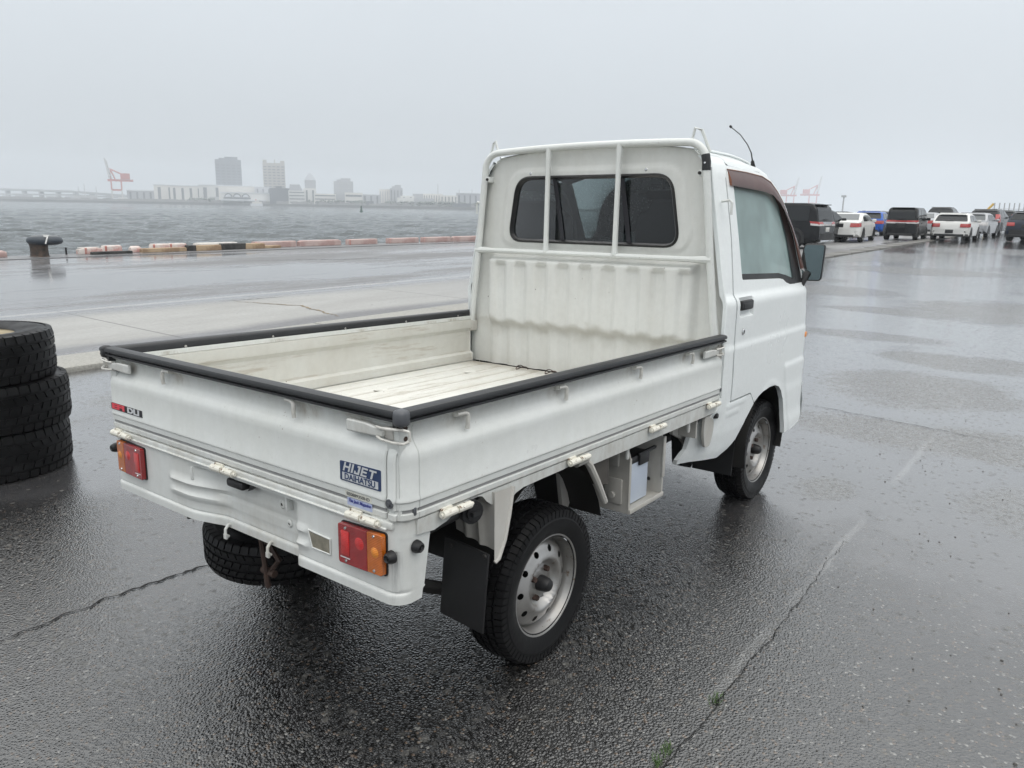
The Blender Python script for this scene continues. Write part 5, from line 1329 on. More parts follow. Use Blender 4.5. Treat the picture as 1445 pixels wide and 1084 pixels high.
q = MB(); q.tube([(1.76, -0.585, 1.700), (1.71, -0.595, 1.735), (1.63, -0.605, 1.765), (1.50, -0.62, 1.795), (1.36, -0.632, 1.812)], [0.0035, 0.003, 0.0025, 0.0022, 0.002], 6); q.cyl((1.362, -0.6318, 1.8115), (1.352, -0.633, 1.8135), 0.0055, n=8); P(q, 'antenna_rod', M['knob'], an)
def front(u, v):
    u2 = -1+2*u; z = 0.40+0.70*v
    yw = cab_y(2.333, max(z, 0.42)); x = 2.333+0.15*(1-abs(u2)**4)*(1-0.25*v)
    return Vector((x, u2*yw, z))
mb = MB(); mb.grid(40, 24, front); P(mb, 'front_panel', M['paint_cab'], smooth=50)
mb = MB(); mb.grid(30, 5, lambda u, v: (lambda p: Vector((p.x+0.035*math.sin(PI*min(1, v*1.2+.1)), p.y*1.01, 0.37+0.20*v)))(front(u, 0.05))); P(mb, 'front_bumper', M['paint_cab'], smooth=50)
def wsc(u, v):
    u2 = -1+2*u; zt = roof_z(u2, 1.9)-0.02; zb_ = 1.10
    x0 = 2.333+0.15*(1-abs(u2)**4)*0.75; x1 = 1.90+0.06*(1-u2*u2)
    y0 = cab_y(2.32, 1.12)*0.98; y1 = 0.575
    return Vector((x0+(x1-x0)*v, u2*(y0+(y1-y0)*v), zb_+(zt-zb_)*v))
mb = MB(); mb.grid(16, 10, lambda u, v: wsc(0.03+0.94*u, 0.04+0.92*v)); P(mb, 'windscreen', M['glass_door'], smooth=60)
mb = MB()
for s in (0, 1):
    vs = [wsc(s, k/10) for k in range(11)]; sg_ = -1 if s == 0 else 1
    ed = [Vector((lerp_tab(v.z, [1.10, 1.165, 1.352, 1.49, 1.545, 1.59, 1.64, 1.66], [2.325, 2.30, 2.205, 2.10, 2.05, 1.985, 1.88, 1.80]), 0, v.z)) for v in vs]
    ed = [Vector((e.x, sg_*(cab_y(e.x, e.z)), e.z)) for e in ed]; vi = [wsc(0.035 if s == 0 else 0.965, k/10) for k in range(11)]
    mb.add(vi+ed, [(k, k+1, 12+k, 11+k) for k in range(10)])
P(mb, 'front_pillars', M['paint_cab'], smooth=50)
# cab inside
q = MB(); q.box((1.80, 0, 0.62), (1.10, 1.36, 0.04)); q.box((2.24, 0, 0.92), (0.18, 1.30, 0.30), bev=0.04); P(q, 'dashboard', M['trim'])
q = MB(); q.panel(out, [WO], lambda y, z: Vector((XB+0.022, y*0.985, z)), 0.05); P(q, 'rear_trim', M['trim'])
mb = MB(); mb.grid(8, 8, lambda u, v: (lambda p: Vector((p.x+0.045*(1-v), p.y*0.97, p.z-0.03)))(roof(u, v))); P(mb, 'headlining', simple('headlining', (0.22, 0.22, 0.21), 0.9))
for s in (-1, 1):
    st_ = part_empty('seat', TR, BM)
    q = MB(); q.box((1.60, s*0.385, 0.80), (0.46, 0.44, 0.14), bev=0.05); q.build('seat_cushion', M['seat'], st_)
    q = MB(); q.prism(rounded([(s*0.395-0.20, 0.82), (s*0.395+0.20, 0.82), (s*0.395+0.195, 1.44), (s*0.395+0.13, 1.475), (s*0.395+0.12, 1.515), (s*0.395-0.12, 1.515), (s*0.395-0.13, 1.475), (s*0.395-0.195, 1.44)], [0.05, 0.05, 0.16, 0.03, 0.05, 0.05, 0.03, 0.16], 7), 0, 1.345, 1.44)
    q.build('seat_back', M['seat'], st_, bev=0.02, smooth=50)
q = MB(); Ms = Matrix.Translation((2.04, -0.345, 1.12)) @ Matrix.Rotation(R_(-55), 4, 'Y')
ring = [Ms @ Vector((0.175*math.cos(a), 0.175*math.sin(a), 0)) for a in [2*PI*i/28 for i in range(29)]]; q.tube(ring, 0.013, 8); q.tube([Ms @ Vector((0.17, 0, 0)), Ms @ Vector((-0.17, 0, 0))], 0.016, 6); q.tube([Ms @ Vector((0, 0, 0)), (2.2, -0.345, 0.95)], 0.03, 8); P(q, 'steering_wheel', M['knob'])
q = MB(); q.box((2.02, 0.0, 1.565), (0.02, 0.20, 0.055), bev=0.01); q.cyl((2.03, 0, 1.58), (2.0, 0, 1.66), 0.008, n=8); P(q, 'rear_view_mirror', M['knob'])

# ---- chassis below
mb = MB()
for s in (-1, 1): mb.box((0.83, s*0.36, 0.50), (2.72, 0.06, 0.10)); 
for x in (-0.45, 0.35, 1.0): mb.box((x, 0, 0.52), (0.08, 0.74, 0.08))
P(mb, 'chassis_rail', M['dark'])
mb = MB(); mb.box((0.30, 0, 0.655), (1.84, 1.36, 0.03)); P(mb, 'bed_underside', M['dark'], M_=BED)
q = MB(); q.box((0.92, -0.44, 0.525), (0.34, 0.16, 0.16), bev=0.03); P(q, 'frame_box', M['under'])
q = MB(); q.box((0.30, 0.30, 0.42), (0.55, 0.40, 0.20), bev=0.05); P(q, 'fuel_tank', M['dark'])
q = MB(); q.cyl((0.02, -0.52, 0.262), (0.02, 0.52, 0.262), 0.035, n=14); q.lathe([(0, .10), (.08, .08), (.11, 0), (.08, -.08), (0, -.10)], Matrix.Translation((0.0, 0.0, 0.262)) @ Matrix.Rotation(PI/2, 4, 'X'), 20)
for s in (-1, 1): q.tube([(-0.50, s*0.47, 0.40), (-0.25, s*0.47, 0.27), (0.0, s*0.47, 0.225), (0.27, s*0.47, 0.30), (0.45, s*0.47, 0.42)], 0.022, 6)
q.build('rear_axle', M['dark'], TR)
q = MB(); q.cyl((1.9, -0.52, 0.26), (1.9, 0.52, 0.26), 0.03, n=12); q.box((1.6, 0, 0.40), (0.7, 0.7, 0.22), bev=0.05); q.build('front_axle', M['dark'], TR)
q = MB(); q.tube([(1.3, 0.1, 0.33), (0.5, 0.05, 0.33), (-0.2, -0.10, 0.42), (-0.55, -0.30, 0.44)], 0.022, 8); q.cyl((-0.30, -0.24, 0.42), (0.05, -0.05, 0.40), 0.055, n=14); P(q, 'exhaust', M['dark'])
# battery in its open tray
q = MB()
q.prism(rounded([(0.0, 0.335), (0.0, 0.555), (-0.03, 0.590), (-0.24, 0.590), (-0.24, 0.335)], [0.0, 0.02, 0.0, 0, 0], 3), 0, 0, 1)
q.v = [Vector((0.534+0.008*(v.x), -0.672-v.y if False else -0.672+(-v.y)*-1*-1, v.z)) for v in q.v]
q = MB()
side = rounded([(-0.672, 0.330), (-0.672, 0.560), (-0.640, 0.600), (-0.43, 0.600), (-0.43, 0.330)], [0.005, 0.03, 0.01, 0, 0], 4)
q.prism(side, 0, 0.528, 0.538); q.box((0.533, -0.672, 0.440), (0.014, 0.008, 0.21), bev=0.003)
side2 = rounded([(-0.676, 0.332), (-0.676, 0.400), (-0.668, 0.415), (-0.676, 0.430), (-0.676, 0.560), (-0.650, 0.600), (-0.43, 0.600), (-0.43, 0.332)], [0.005, 0.008, 0.008, 0.008, 0.03, 0.01, 0, 0], 4)
q.prism(side2, 0, 0.796, 0.806); q.box((0.801, -0.676, 0.49), (0.020, 0.010, 0.17), bev=0.004)
q.box((0.666, -0.555, 0.332), (0.275, 0.25, 0.010)); q.box((0.666, -0.679, 0.336), (0.275, 0.008, 0.018), bev=0.002); q.box((0.666, -0.432, 0.46), (0.27, 0.008, 0.26))
tray = P(q, 'battery_tray', M['under'], smooth=35)
q = MB(); q.box((0.523, -0.600, 0.535), (0.010, 0.060, 0.060), bev=0.006); q.box((0.523, -0.610, 0.41), (0.008, 0.075, 0.10), bev=0.004); q.cyl((0.518, -0.61, 0.395), (0.505, -0.61, 0.395), 0.012, n=10); P(q, 'tray_boss', M['under'], tray)
q = MB(); q.box((0.634, -0.585, 0.425), (0.180, 0.128, 0.165), bev=0.006); P(q, 'battery', M['battery'], tray)
q = MB(); q.box((0.634, -0.585, 0.517), (0.184, 0.132, 0.028), bev=0.004); q.box((0.672, -0.655, 0.512), (0.075, 0.010, 0.045), bev=0.003); q.box((0.70, -0.652, 0.535), (0.14, 0.012, 0.010)); P(q, 'battery_lid', M['knob'], tray)
q = MB(); q.lathe([(0, .003), (.006, .003), (.008, 0)], Matrix.Translation((0.79, -0.62, 0.39)) @ Matrix.Rotation(-PI/2, 4, 'Y'), 10); P(q, 'bolt', M['dark'], tray)

# ---- wheels
def tyre_mb(R, Wd, rim, nl, M_, flat=True, chunky=False):
    mb = MB(); w = Wd/2
    pr = [(rim-0.004, -w*0.80), (rim+0.006, -w*0.86), (rim+(R-rim)*0.35, -w*0.99), (rim+(R-rim)*0.55, -w), (rim+(R-rim)*0.60, -w*1.005), (rim+(R-rim)*0.62, -w*0.985), (R-0.030, -w*0.95), (R-0.014, -w*0.88), (R-0.008, -w*0.72), (R-0.007, 0)]
    pr = pr + [(r, -h) for r, h in pr[-2::-1]]
    mb.lathe(pr, M_, 72)
    # tread lugs
    rows = [(-0.80, 0.30, 0.0, True), (-0.42, 0.24, 0.5, False), (0.0, 0.26, 0.0, False), (0.42, 0.24, 0.5, False), (0.80, 0.30, 0.0, True)]
    for c, ww, ph, sh in rows:
        for k in range(nl):
            a = 2*PI*(k+ph)/nl; da = 2*PI/nl*(0.40 if not chunky else 0.41); tw = 0.12*(1 if c > 0 else -1)*(2*PI/nl) if not sh else 0
            y0, y1 = (c-ww/2)*w, (c+ww/2)*w
            vs = []
            for (aa, yy) in ((a-da+tw, y0), (a+da+tw, y0), (a+da-tw, y1), (a-da-tw, y1)):
                e = abs(yy)/w; rt_ = R-0.0-(0.012*max(0, (e-0.6)/0.4)**2 if e > 0.6 else 0)
                rb_ = rt_-0.012
                vs.append((rb_*math.cos(aa), rb_*math.sin(aa), yy)); vs.append((rt_*math.cos(aa), rt_*math.sin(aa), yy))
            if sh:   # shoulder lug runs down the side
                sgn = 1 if c > 0 else -1
            mb.add([M_ @ Vector(v) for v in vs], [(0, 2, 3, 1), (2, 4, 5, 3), (4, 6, 7, 5), (6, 0, 1, 7), (1, 3, 5, 7)])
            if sh:
                sgn = 1 if c > 0 else -1; vs = []
                for aa in (a-da, a+da):
                    for (r_, y_) in ((R-0.012, 0.95*w*sgn*1.0), (R-0.012, 0.93*w*sgn+0.003*sgn), (R-0.034, 0.985*w*sgn), (R-0.034, 0.955*w*sgn)):
                        vs.append((r_*math.cos(aa), r_*math.sin(aa), y_))
                mb.add([M_ @ Vector(v) for v in vs], [(0, 1, 2, 3), (4, 5, 6, 7), (0, 1, 5, 4), (1, 2, 6, 5), (2, 3, 7, 6)])
    return mb
def wheel(x, s, zc=0.252, yaw=0.0, name='wheel'):
    """local z of the lathe points outward"""
    w = part_empty(name, TR, Matrix.Translation((x, s*0.612, zc)) @ Matrix.Rotation(yaw, 4, 'Z'))
    Mo = Matrix.Rotation(s*-PI/2, 4, 'X')       # lathe z -> outward
    mb = tyre_mb(0.262, 0.150, 0.165, 70, Mo); 
    for v in mb.v:
        if v.z < -zc+0.001: v.z = -zc+0.001
    mb.build('tyre', M['tyre'], w, smooth=35)
    mb = MB(); o_ = 0.062
    prof = [(0.150, -0.06), (0.152, o_-0.035), (0.158, o_-0.02), (0.163, o_-0.006), (0.166, o_+0.002), (0.171, o_+0.003), (0.172, o_-0.002), (0.170, o_-0.007)]
    mb.lathe(prof, Mo, 56)
    def dz(r): return lerp_tab(r, [0.0, 0.048, 0.055, 0.062, 0.072, 0.080, 0.086, 0.094, 0.103, 0.125, 0.138, 0.1515], [0.020, 0.020, 0.018, 0.012, 0.020, 0.036, 0.041, 0.0405, 0.035, 0.026, 0.016, 0.002])
    holes = []
    for k in range(10):
        a = 2*PI*k/10; c = (0.1175*math.cos(a), 0.1175*math.sin(a)); holes.append([(c[0]+0.0108*math.cos(t), c[1]+0.0108*math.sin(t)) for t in [2*PI*i/12 for i in range(12)]])
    circ = [(0.1515*math.cos(2*PI*i/60), 0.1515*math.sin(2*PI*i/60)) for i in range(60)]
    q = MB(); q.panel(circ, holes, lambda a, b: Mo @ Vector((a, b, dz(math.hypot(a, b))+o_-0.048)), 0.0085)
    mb.add(q.v, q.f); mb.build('rim', M['rim'], w, smooth=50)
    q = MB(); q.lathe([(0, -0.03), (0.150, -0.03)], Mo, 40); q.build('brake_drum', M['void'], w)
    q = MB(); q.lathe([(0, 0.050), (0.010, 0.050), (0.018, 0.046), (0.023, 0.036), (0.026, 0.018), (0.027, 0.0), (0.033, -0.026)], Mo @ Matrix.Translation((0, 0, o_-0.034)), 24); q.build('hub_cap', M['knob'], w)
    for k in range(4):
        a = PI/4+PI/2*k+0.2; q = MB(); q.tube([Mo @ Vector((0.050*math.cos(a), 0.050*math.sin(a), o_-0.036)), Mo @ Vector((0.050*math.cos(a), 0.050*math.sin(a), o_-0.014))], [0.0105, 0.009], 6); q.build('wheel_nut', M['rust'], w)
    q = MB(); q.box(Mo @ Vector((0.105, 0.127, o_-0.004)), (0.024, 0.006, 0.010), Matrix.Rotation(R_(40), 4, 'Y')); q.build('balance_weight', M['silver'], w)
for s in (-1, 1): wheel(0.0, s); wheel(1.9, s, 0.250)
# spare wheel slung flat under the tail
sp = part_empty('spare_wheel', TR, Matrix.Translation((-0.36, 0.235, 0.305)) @ Matrix.Rotation(R_(3), 4, 'X') @ Matrix.Rotation(R_(-2), 4, 'Y'))
tyre_mb(0.262, 0.145, 0.165, 52, Matrix.Identity(4)).build('tyre', M['tyre'], sp, smooth=35)
q = MB(); q.lathe([(0.03, 0.0), (0.10, 0.02), (0.150, 0.03), (0.165, 0.06), (0.168, 0.062)], Matrix.Identity(4), 40); q.build('rim', M['rim'], sp)
q = MB(); q.tube([(-0.62, -0.02, 0.46), (-0.615, -0.03, 0.36), (-0.605, -0.03, 0.27)], 0.008, 6); q.tube([(-0.62, 0.02, 0.455), (-0.60, -0.04, 0.41), (-0.59, -0.07, 0.36), (-0.60, -0.04, 0.32)], 0.009, 6); q.cyl((-0.60, -0.06, 0.315), (-0.60, 0.0, 0.315), 0.012, n=8); q.tube([(-0.605, -0.03, 0.27), (-0.4, 0.30, 0.215)], 0.010, 6); P(q, 'spare_carrier', M['rust'])
q = MB(); q.tube([(-0.42, 0.47, 0.22), (-0.44, 0.53, 0.20), (-0.46, 0.555, 0.21), (-0.45, 0.56, 0.245)], 0.007, 6); P(q, 'carrier_handle', M['rust'])
q = MB(); q.cyl((-0.66, 0.31, 0.462), (-0.66, 0.31, 0.425), 0.008, n=8); P(q, 'drain_stub', M['dark'])
# ------------------------------------------------------------------ stack of three old tyres
def old_tyre(c, rz, label, rim):
    t = thing('old_tyre', label, 'tyre', c, rz, 'stack of three old tyres')
    tyre_mb(0.385, 0.255, 0.205, 44, Matrix.Identity(4), chunky=True).build('tread_and_sidewall', M['tyre'], t, smooth=35)
    if rim:
        q = MB(); q.lathe([(0.03, 0.02), (0.07, 0.035), (0.13, 0.02), (0.165, -0.02), (0.175, 0.02), (0.19, 0.075), (0.203, 0.095), (0.212, 0.104), (0.212, 0.098)], Matrix.Identity(4), 48)
        q.build('rim', simple('beige_rim', (0.42, 0.36, 0.25), 0.5), t)
    return t
TS = Vector((-0.415, 2.775, 0))
old_tyre(TS+Vector((0, 0, 0.1285)), 0.3, 'bottom one of the three stacked old tyres, standing on the asphalt', False)
old_tyre(TS+Vector((0.012, -0.02, 0.3850)), 1.1, 'middle one of the three stacked old tyres, pushed slightly forward', False)
old_tyre(TS+Vector((-0.035, -0.01, 0.6415)), 2.0, 'topmost of the stacked old tyres, with a beige rim inside', True)

# ------------------------------------------------------------------ mooring bollard with its number
g = NG('bollard_stem'); rs = g.rng(g.noise(9, 5, 0.7), 0.4, 0.6); g.set(col=g.mix(rs, (0.09, 0.06, 0.042), (0.035, 0.028, 0.024)), rough=0.55); M['bstem'] = g.m
g = NG('bollard_cap'); rs = g.rng(g.noise(11, 5, 0.7), 0.60, 0.68); x_, y_, z_ = g.xyz()
capc = g.mix(g.math('MULTIPLY', g.rng(z_, 0.50, 0.54), g.rng(g.noise(5, 4), 0.35, 0.6, 0, .8)), (0.035, 0.045, 0.058), (0.30, 0.30, 0.29))
g.set(col=g.mix(rs, capc, (0.16, 0.14, 0.12)), rough=0.4); M['bcap'] = g.m
B = thing('mooring_bollard', 'dark mooring bollard numbered 7 on a rusty stem at the quay edge', 'bollard', (6.55, 19.75, 0.012))
q = MB(); q.lathe([(0.235, 0), (0.215, 0.02), (0.205, 0.10), (0.205, 0.26), (0.225, 0.34)], Matrix.Identity(4), 28); q.build('stem', M['bstem'], B)
q = MB(); Mc = Matrix.Translation((0.13, -0.06, 0)) @ Matrix.Rotation(-0.5, 4, 'Z') @ Matrix.Scale(1.12, 4, (1, 0, 0)) @ Matrix.Scale(0.92, 4, (0, 1, 0))
q.lathe([(0.12, 0.30), (0.24, 0.295), (0.33, 0.325), (0.365, 0.37), (0.365, 0.43), (0.33, 0.49), (0.24, 0.53), (0.12, 0.55), (0, 0.555)], Mc, 36); q.build('cap', M['bcap'], B, smooth=50)
d = (CAM_LOC-Vector((6.7, 19.7, 0.4))); d.z = 0; d.normalize(); rx = Vector((-d.y, d.x, 0))
pos = Vector((0.17, -0.06, 0.43))+d*0.375
Mt = Matrix(((rx.x, 0, d.x, pos.x), (rx.y, 0, d.y, pos.y), (0, 1, 0, pos.z), (0, 0, 0, 1))) @ Matrix.Rotation(-0.2, 4, 'X')
text_obj('painted_number', '7', 0.30, simple('worn_white', (0.72, 0.72, 0.70), 0.5, var=0.3, scale=20), Mt, B, extrude=0.012, width=0.11, bold=0.006)
# ------------------------------------------------------------------ blocks along the quay edge
def xq(px, y):
    d = fw + rt*((px-722.5)/FPX) - up*((370-542)/FPX); return CAM_LOC.x + d.x*(y-CAM_LOC.y)/d.y
def blockmat(name, a, b, thr=(0.45, 0.6), sc=3):
    g = NG(name); f = g.rng(g.noise(sc, 5, 0.65), *thr); g.set(col=g.mix(f, a, b), rough=0.6); g.bump(g.noise(30, 4), 0.006, 0.8); return g.m
M['pink'] = blockmat('faded_red_white_paint', (0.50, 0.39, 0.365), (0.40, 0.27, 0.25)); M['pinkw'] = blockmat('flaked_white_pink', (0.66, 0.60, 0.56), (0.55, 0.30, 0.27))
M['ptop'] = blockmat('worn_white_top', (0.68, 0.66, 0.63), (0.50, 0.46, 0.43)); M['pend'] = blockmat('red_block_end', (0.42, 0.16, 0.13), (0.52, 0.36, 0.33))
M['timber'] = blockmat('orange_timber', (0.42, 0.31, 0.20), (0.27, 0.18, 0.11), sc=4); M['btimber'] = blockmat('black_rubber_fender', (0.018, 0.018, 0.018), (0.05, 0.048, 0.045), sc=5)
def edge_block(px0, px1, y, h_, m, label, kind='edge_block', cat='kerb block', dz=0.012, w=0.22, ch=0.028, top=None, end=None, group='blocks lined up along the quay edge', ends=0.03):
    h = h_*0.74; x0, x1 = xq(px0, y), xq(px1, y); L = x1-x0
    t = thing(kind, label, cat, ((x0+x1)/2, y, dz), 0, group)
    sec = rounded([(-w/2, 0), (w/2, 0), (w/2, h), (-w/2, h)], [0.01, 0.01, ch, ch], 4)
    q = MB(); vs = []; n = len(sec)
    for (xx, k) in ((-L/2, 0.80), (-L/2+ends, 1.0), (L/2-ends, 1.0), (L/2, 0.80)):
        vs += [(xx, p[0]*k, p[1]*k+0.0) for p in sec]
    q.add(vs, [(j*n+i, j*n+(i+1) % n, (j+1)*n+(i+1) % n, (j+1)*n+i) for j in range(3) for i in range(n)]+[tuple(range(n)), tuple(range(3*n, 4*n))])
    q.build('body', m, t, smooth=40)
    if top: r = MB(); r.box((0, 0.02, h+0.004), (L*0.90, w*0.5, 0.014), bev=0.005); r.build('top_face', top, t)
    if end: r = MB(); r.prism([(p[0]*0.97, p[1]*0.97) for p in sec], 0, -L/2+ends*0.9, -L/2+ends*0.9+0.06); r.v = [Vector((v.x, v.y*1.04, v.z*1.03)) for v in r.v]; r.build('painted_end', end, t, smooth=40)
    return t
edge_block(-16, 9.5, 20.1, 0.22, M['pink'], 'rounded pink block at the left edge of the photo, left of the bollard', ch=0.10, ends=0.08)
edge_block(111, 144, 20.12, 0.23, M['pinkw'], 'pale pink block with sloped red end just right of the thin post', end=M['pend'], ends=0.16, top=M['ptop'])
edge_block(146, 172, 20.25, 0.27, M['pinkw'], 'flaky white and pink block behind the long black timber', end=M['pend'], top=M['ptop'])
edge_block(130, 187, 19.80, 0.10, M['btimber'], 'long low black timber in front of two pale pink blocks', cat='timber', kind='fender_timber', group='timbers laid along the quay edge', ch=0.015, w=0.16)
edge_block(185, 199, 20.12, 0.24, M['pinkw'], 'short round ended pinkish block between black timber and orange timber', ch=0.11, ends=0.05)
edge_block(200, 263, 19.85, 0.16, M['timber'], 'long orange timber in front of white topped pink blocks', cat='timber', kind='fender_timber', group='timbers laid along the quay edge', ch=0.02, w=0.18)
edge_block(214, 238, 20.2, 0.285, M['pinkw'], 'left of two white topped pink blocks behind the orange timber', end=M['pend'], top=M['ptop'])
edge_block(238, 263, 20.2, 0.285, M['pinkw'], 'right of two white topped pink blocks behind the orange timber', end=M['pend'], top=M['ptop'])
edge_block(265, 276, 19.95, 0.22, M['btimber'], 'short black block between the two orange timber lengths', ch=0.02, w=0.3)
edge_block(277, 312, 19.85, 0.22, M['timber'], 'orange timber with blackened lower edge below a white block', cat='timber', kind='fender_timber', group='timbers laid along the quay edge', ch=0.02, w=0.18)
edge_block(276, 335, 20.2, 0.275, M['ptop'], 'long white topped block behind orange timber and black fender', top=M['ptop'])
edge_block(313, 346, 19.95, 0.25, M['btimber'], 'thick black rubber fender with an upright joint on the quay edge', cat='fender', kind='rubber_fender', ch=0.03, w=0.3)
edge_block(346, 373, 19.88, 0.23, M['timber'], 'rusty orange timber right next to the thick black fender', cat='timber', kind='fender_timber', group='timbers laid along the quay edge', ch=0.02, w=0.2)
edge_block(373, 396, 19.86, 0.12, M['timber'], 'low short orange timber in front of a pink block', cat='timber', kind='fender_timber', group='timbers laid along the quay edge', ch=0.02, w=0.16)
edge_block(358, 417, 20.2, 0.27, M['pink'], 'pink block partly behind the orange timbers', end=M['pend'], ch=0.04)
edge_block(422, 480, 20.2, 0.27, M['pink'], 'longest plain pink block, first one clear of the orange timbers', ch=0.04, ends=0.12)
edge_block(490.5, 531, 20.2, 0.26, M['pink'], 'pink block with white mark and red left end, second clear of timbers', end=M['pend'], ch=0.035)
edge_block(547, 589, 20.2, 0.26, M['pink'], 'pink block with dark red end, third from the truck cab', end=M['pend'], ch=0.035)
edge_block(595.5, 634, 20.2, 0.26, M['pink'], 'pink block with pale vertical stripe, second from the truck cab', end=M['pend'], ch=0.035)
edge_block(638, 682, 20.2, 0.26, M['pink'], 'pink block closest to the truck cab on the quay edge', ch=0.035, ends=0.10)
r = MB(); r.cyl((xq(95, 20.15), 20.15, 0), (xq(95, 20.15), 20.15, 0.20), 0.025, n=8); tag(r.build('steel_post', M['knob']), 'thin short black post on the quay edge right of the bollard', 'post')

# ------------------------------------------------------------------ cars of the lot
def carpaint(name, c, rough=0.22, metal=0.0):
    g = NG(name); f = g.rng(g.noise(3, 4), 0.3, 0.7); g.set(col=g.mix(f, tuple(v*0.9 for v in c), c), rough=rough, metal=metal, coat=0.15, spec=0.22); g.b.inputs['Coat Roughness'].default_value = 0.05
    g.bump(g.noise(120, 2), 0.0006, 0.5); return g.m
M['k_black'] = carpaint('car_black', (0.006, 0.0065, 0.008)); M['k_char'] = carpaint('car_charcoal', (0.018, 0.020, 0.023)); M['k_white'] = carpaint('car_white', (0.74, 0.74, 0.72))
M['k_blue'] = carpaint('car_blue', (0.02, 0.10, 0.42)); M['k_silver'] = carpaint('car_silver', (0.42, 0.43, 0.45), 0.28, 0.3); M['k_navy'] = carpaint('car_navy', (0.015, 0.022, 0.038)); M['k_grey'] = carpaint('car_grey', (0.20, 0.21, 0.22))
g = NG('car_glass'); g.set(col=(0.010, 0.012, 0.014), rough=0.06, spec=0.4); M['k_glass'] = g.m
g = NG('car_glass_pale'); g.set(col=(0.10, 0.11, 0.115), rough=0.06); M['k_glass2'] = g.m
M['k_trim'] = simple('car_trim', (0.016, 0.016, 0.017), 0.5); M['k_alloy'] = simple('car_alloy', (0.50, 0.51, 0.52), 0.35, 0.5); M['k_tail'] = lens('car_tail', (0.40, 0.025, 0.022)); M['k_clear'] = simple('car_clear_lens', (0.62, 0.60, 0.60), 0.2); M['k_plate'] = simple('car_plate', (0.62, 0.62, 0.60), 0.5); M['k_chrome'] = simple('car_chrome', (0.62, 0.63, 0.64), 0.15, 0.9)
STY = {   # top profile (x from the rear bumper, z), belt height, length, width, wheel radius, axle positions, window spans, tumblehome
 'sedan': dict(top=[(0, .55), (.02, .80), (.08, 1.00), (.20, 1.06), (.62, 1.10), (1.25, 1.40), (1.7, 1.475), (2.4, 1.46), (2.75, 1.38), (3.4, 1.03), (4.1, .92), (4.45, .76), (4.55, .55)], belt=1.02, W=1.74, wr=.31, ax=(.98, 3.68), win=[(1.10, 1.92), (1.98, 3.10)], tum=.24, rw=(1.12, 1.40)),
 'hatch': dict(top=[(0, .50), (.02, .85), (.10, 1.02), (.22, 1.10), (.52, 1.40), (.75, 1.48), (1.6, 1.50), (2.1, 1.44), (2.75, 1.06), (3.5, .94), (3.78, .75), (3.85, .5)], belt=1.0, W=1.70, wr=.31, ax=(.68, 3.10), win=[(.60, 1.40), (1.47, 2.55)], tum=.22, rw=(1.06, 1.40)),
 'suv': dict(top=[(0, .55), (.03, .95), (.12, 1.10), (.24, 1.20), (.50, 1.56), (.75, 1.65), (1.9, 1.67), (2.5, 1.58), (3.25, 1.15), (4.0, 1.06), (4.35, .90), (4.42, .55)], belt=1.10, W=1.80, wr=.36, ax=(.88, 3.52), win=[(.62, 1.05), (1.10, 1.90), (1.97, 2.98)], tum=.22, rw=(1.18, 1.55)),
 'van': dict(top=[(0, .55), (.02, 1.05), (.10, 1.22), (.20, 1.70), (.34, 1.86), (.6, 1.90), (2.7, 1.90), (3.2, 1.80), (3.95, 1.25), (4.5, 1.12), (4.72, .95), (4.78, .55)], belt=1.14, W=1.80, wr=.36, ax=(.92, 3.77), win=[(.42, 1.50), (1.58, 2.55), (2.62, 3.60)], tum=.15, rw=(1.20, 1.74)),
 'box': dict(top=[(0, .50), (.02, 1.00), (.06, 1.10), (.14, 1.55), (.24, 1.70), (.5, 1.735), (2.2, 1.735), (2.5, 1.65), (2.95, 1.10), (3.25, 1.0), (3.38, .8), (3.4, .5)], belt=1.06, W=1.475, wr=.285, ax=(.42, 2.88), win=[(.24, 1.05), (1.12, 1.80), (1.86, 2.65)], tum=.11, rw=(1.12, 1.62)),
}
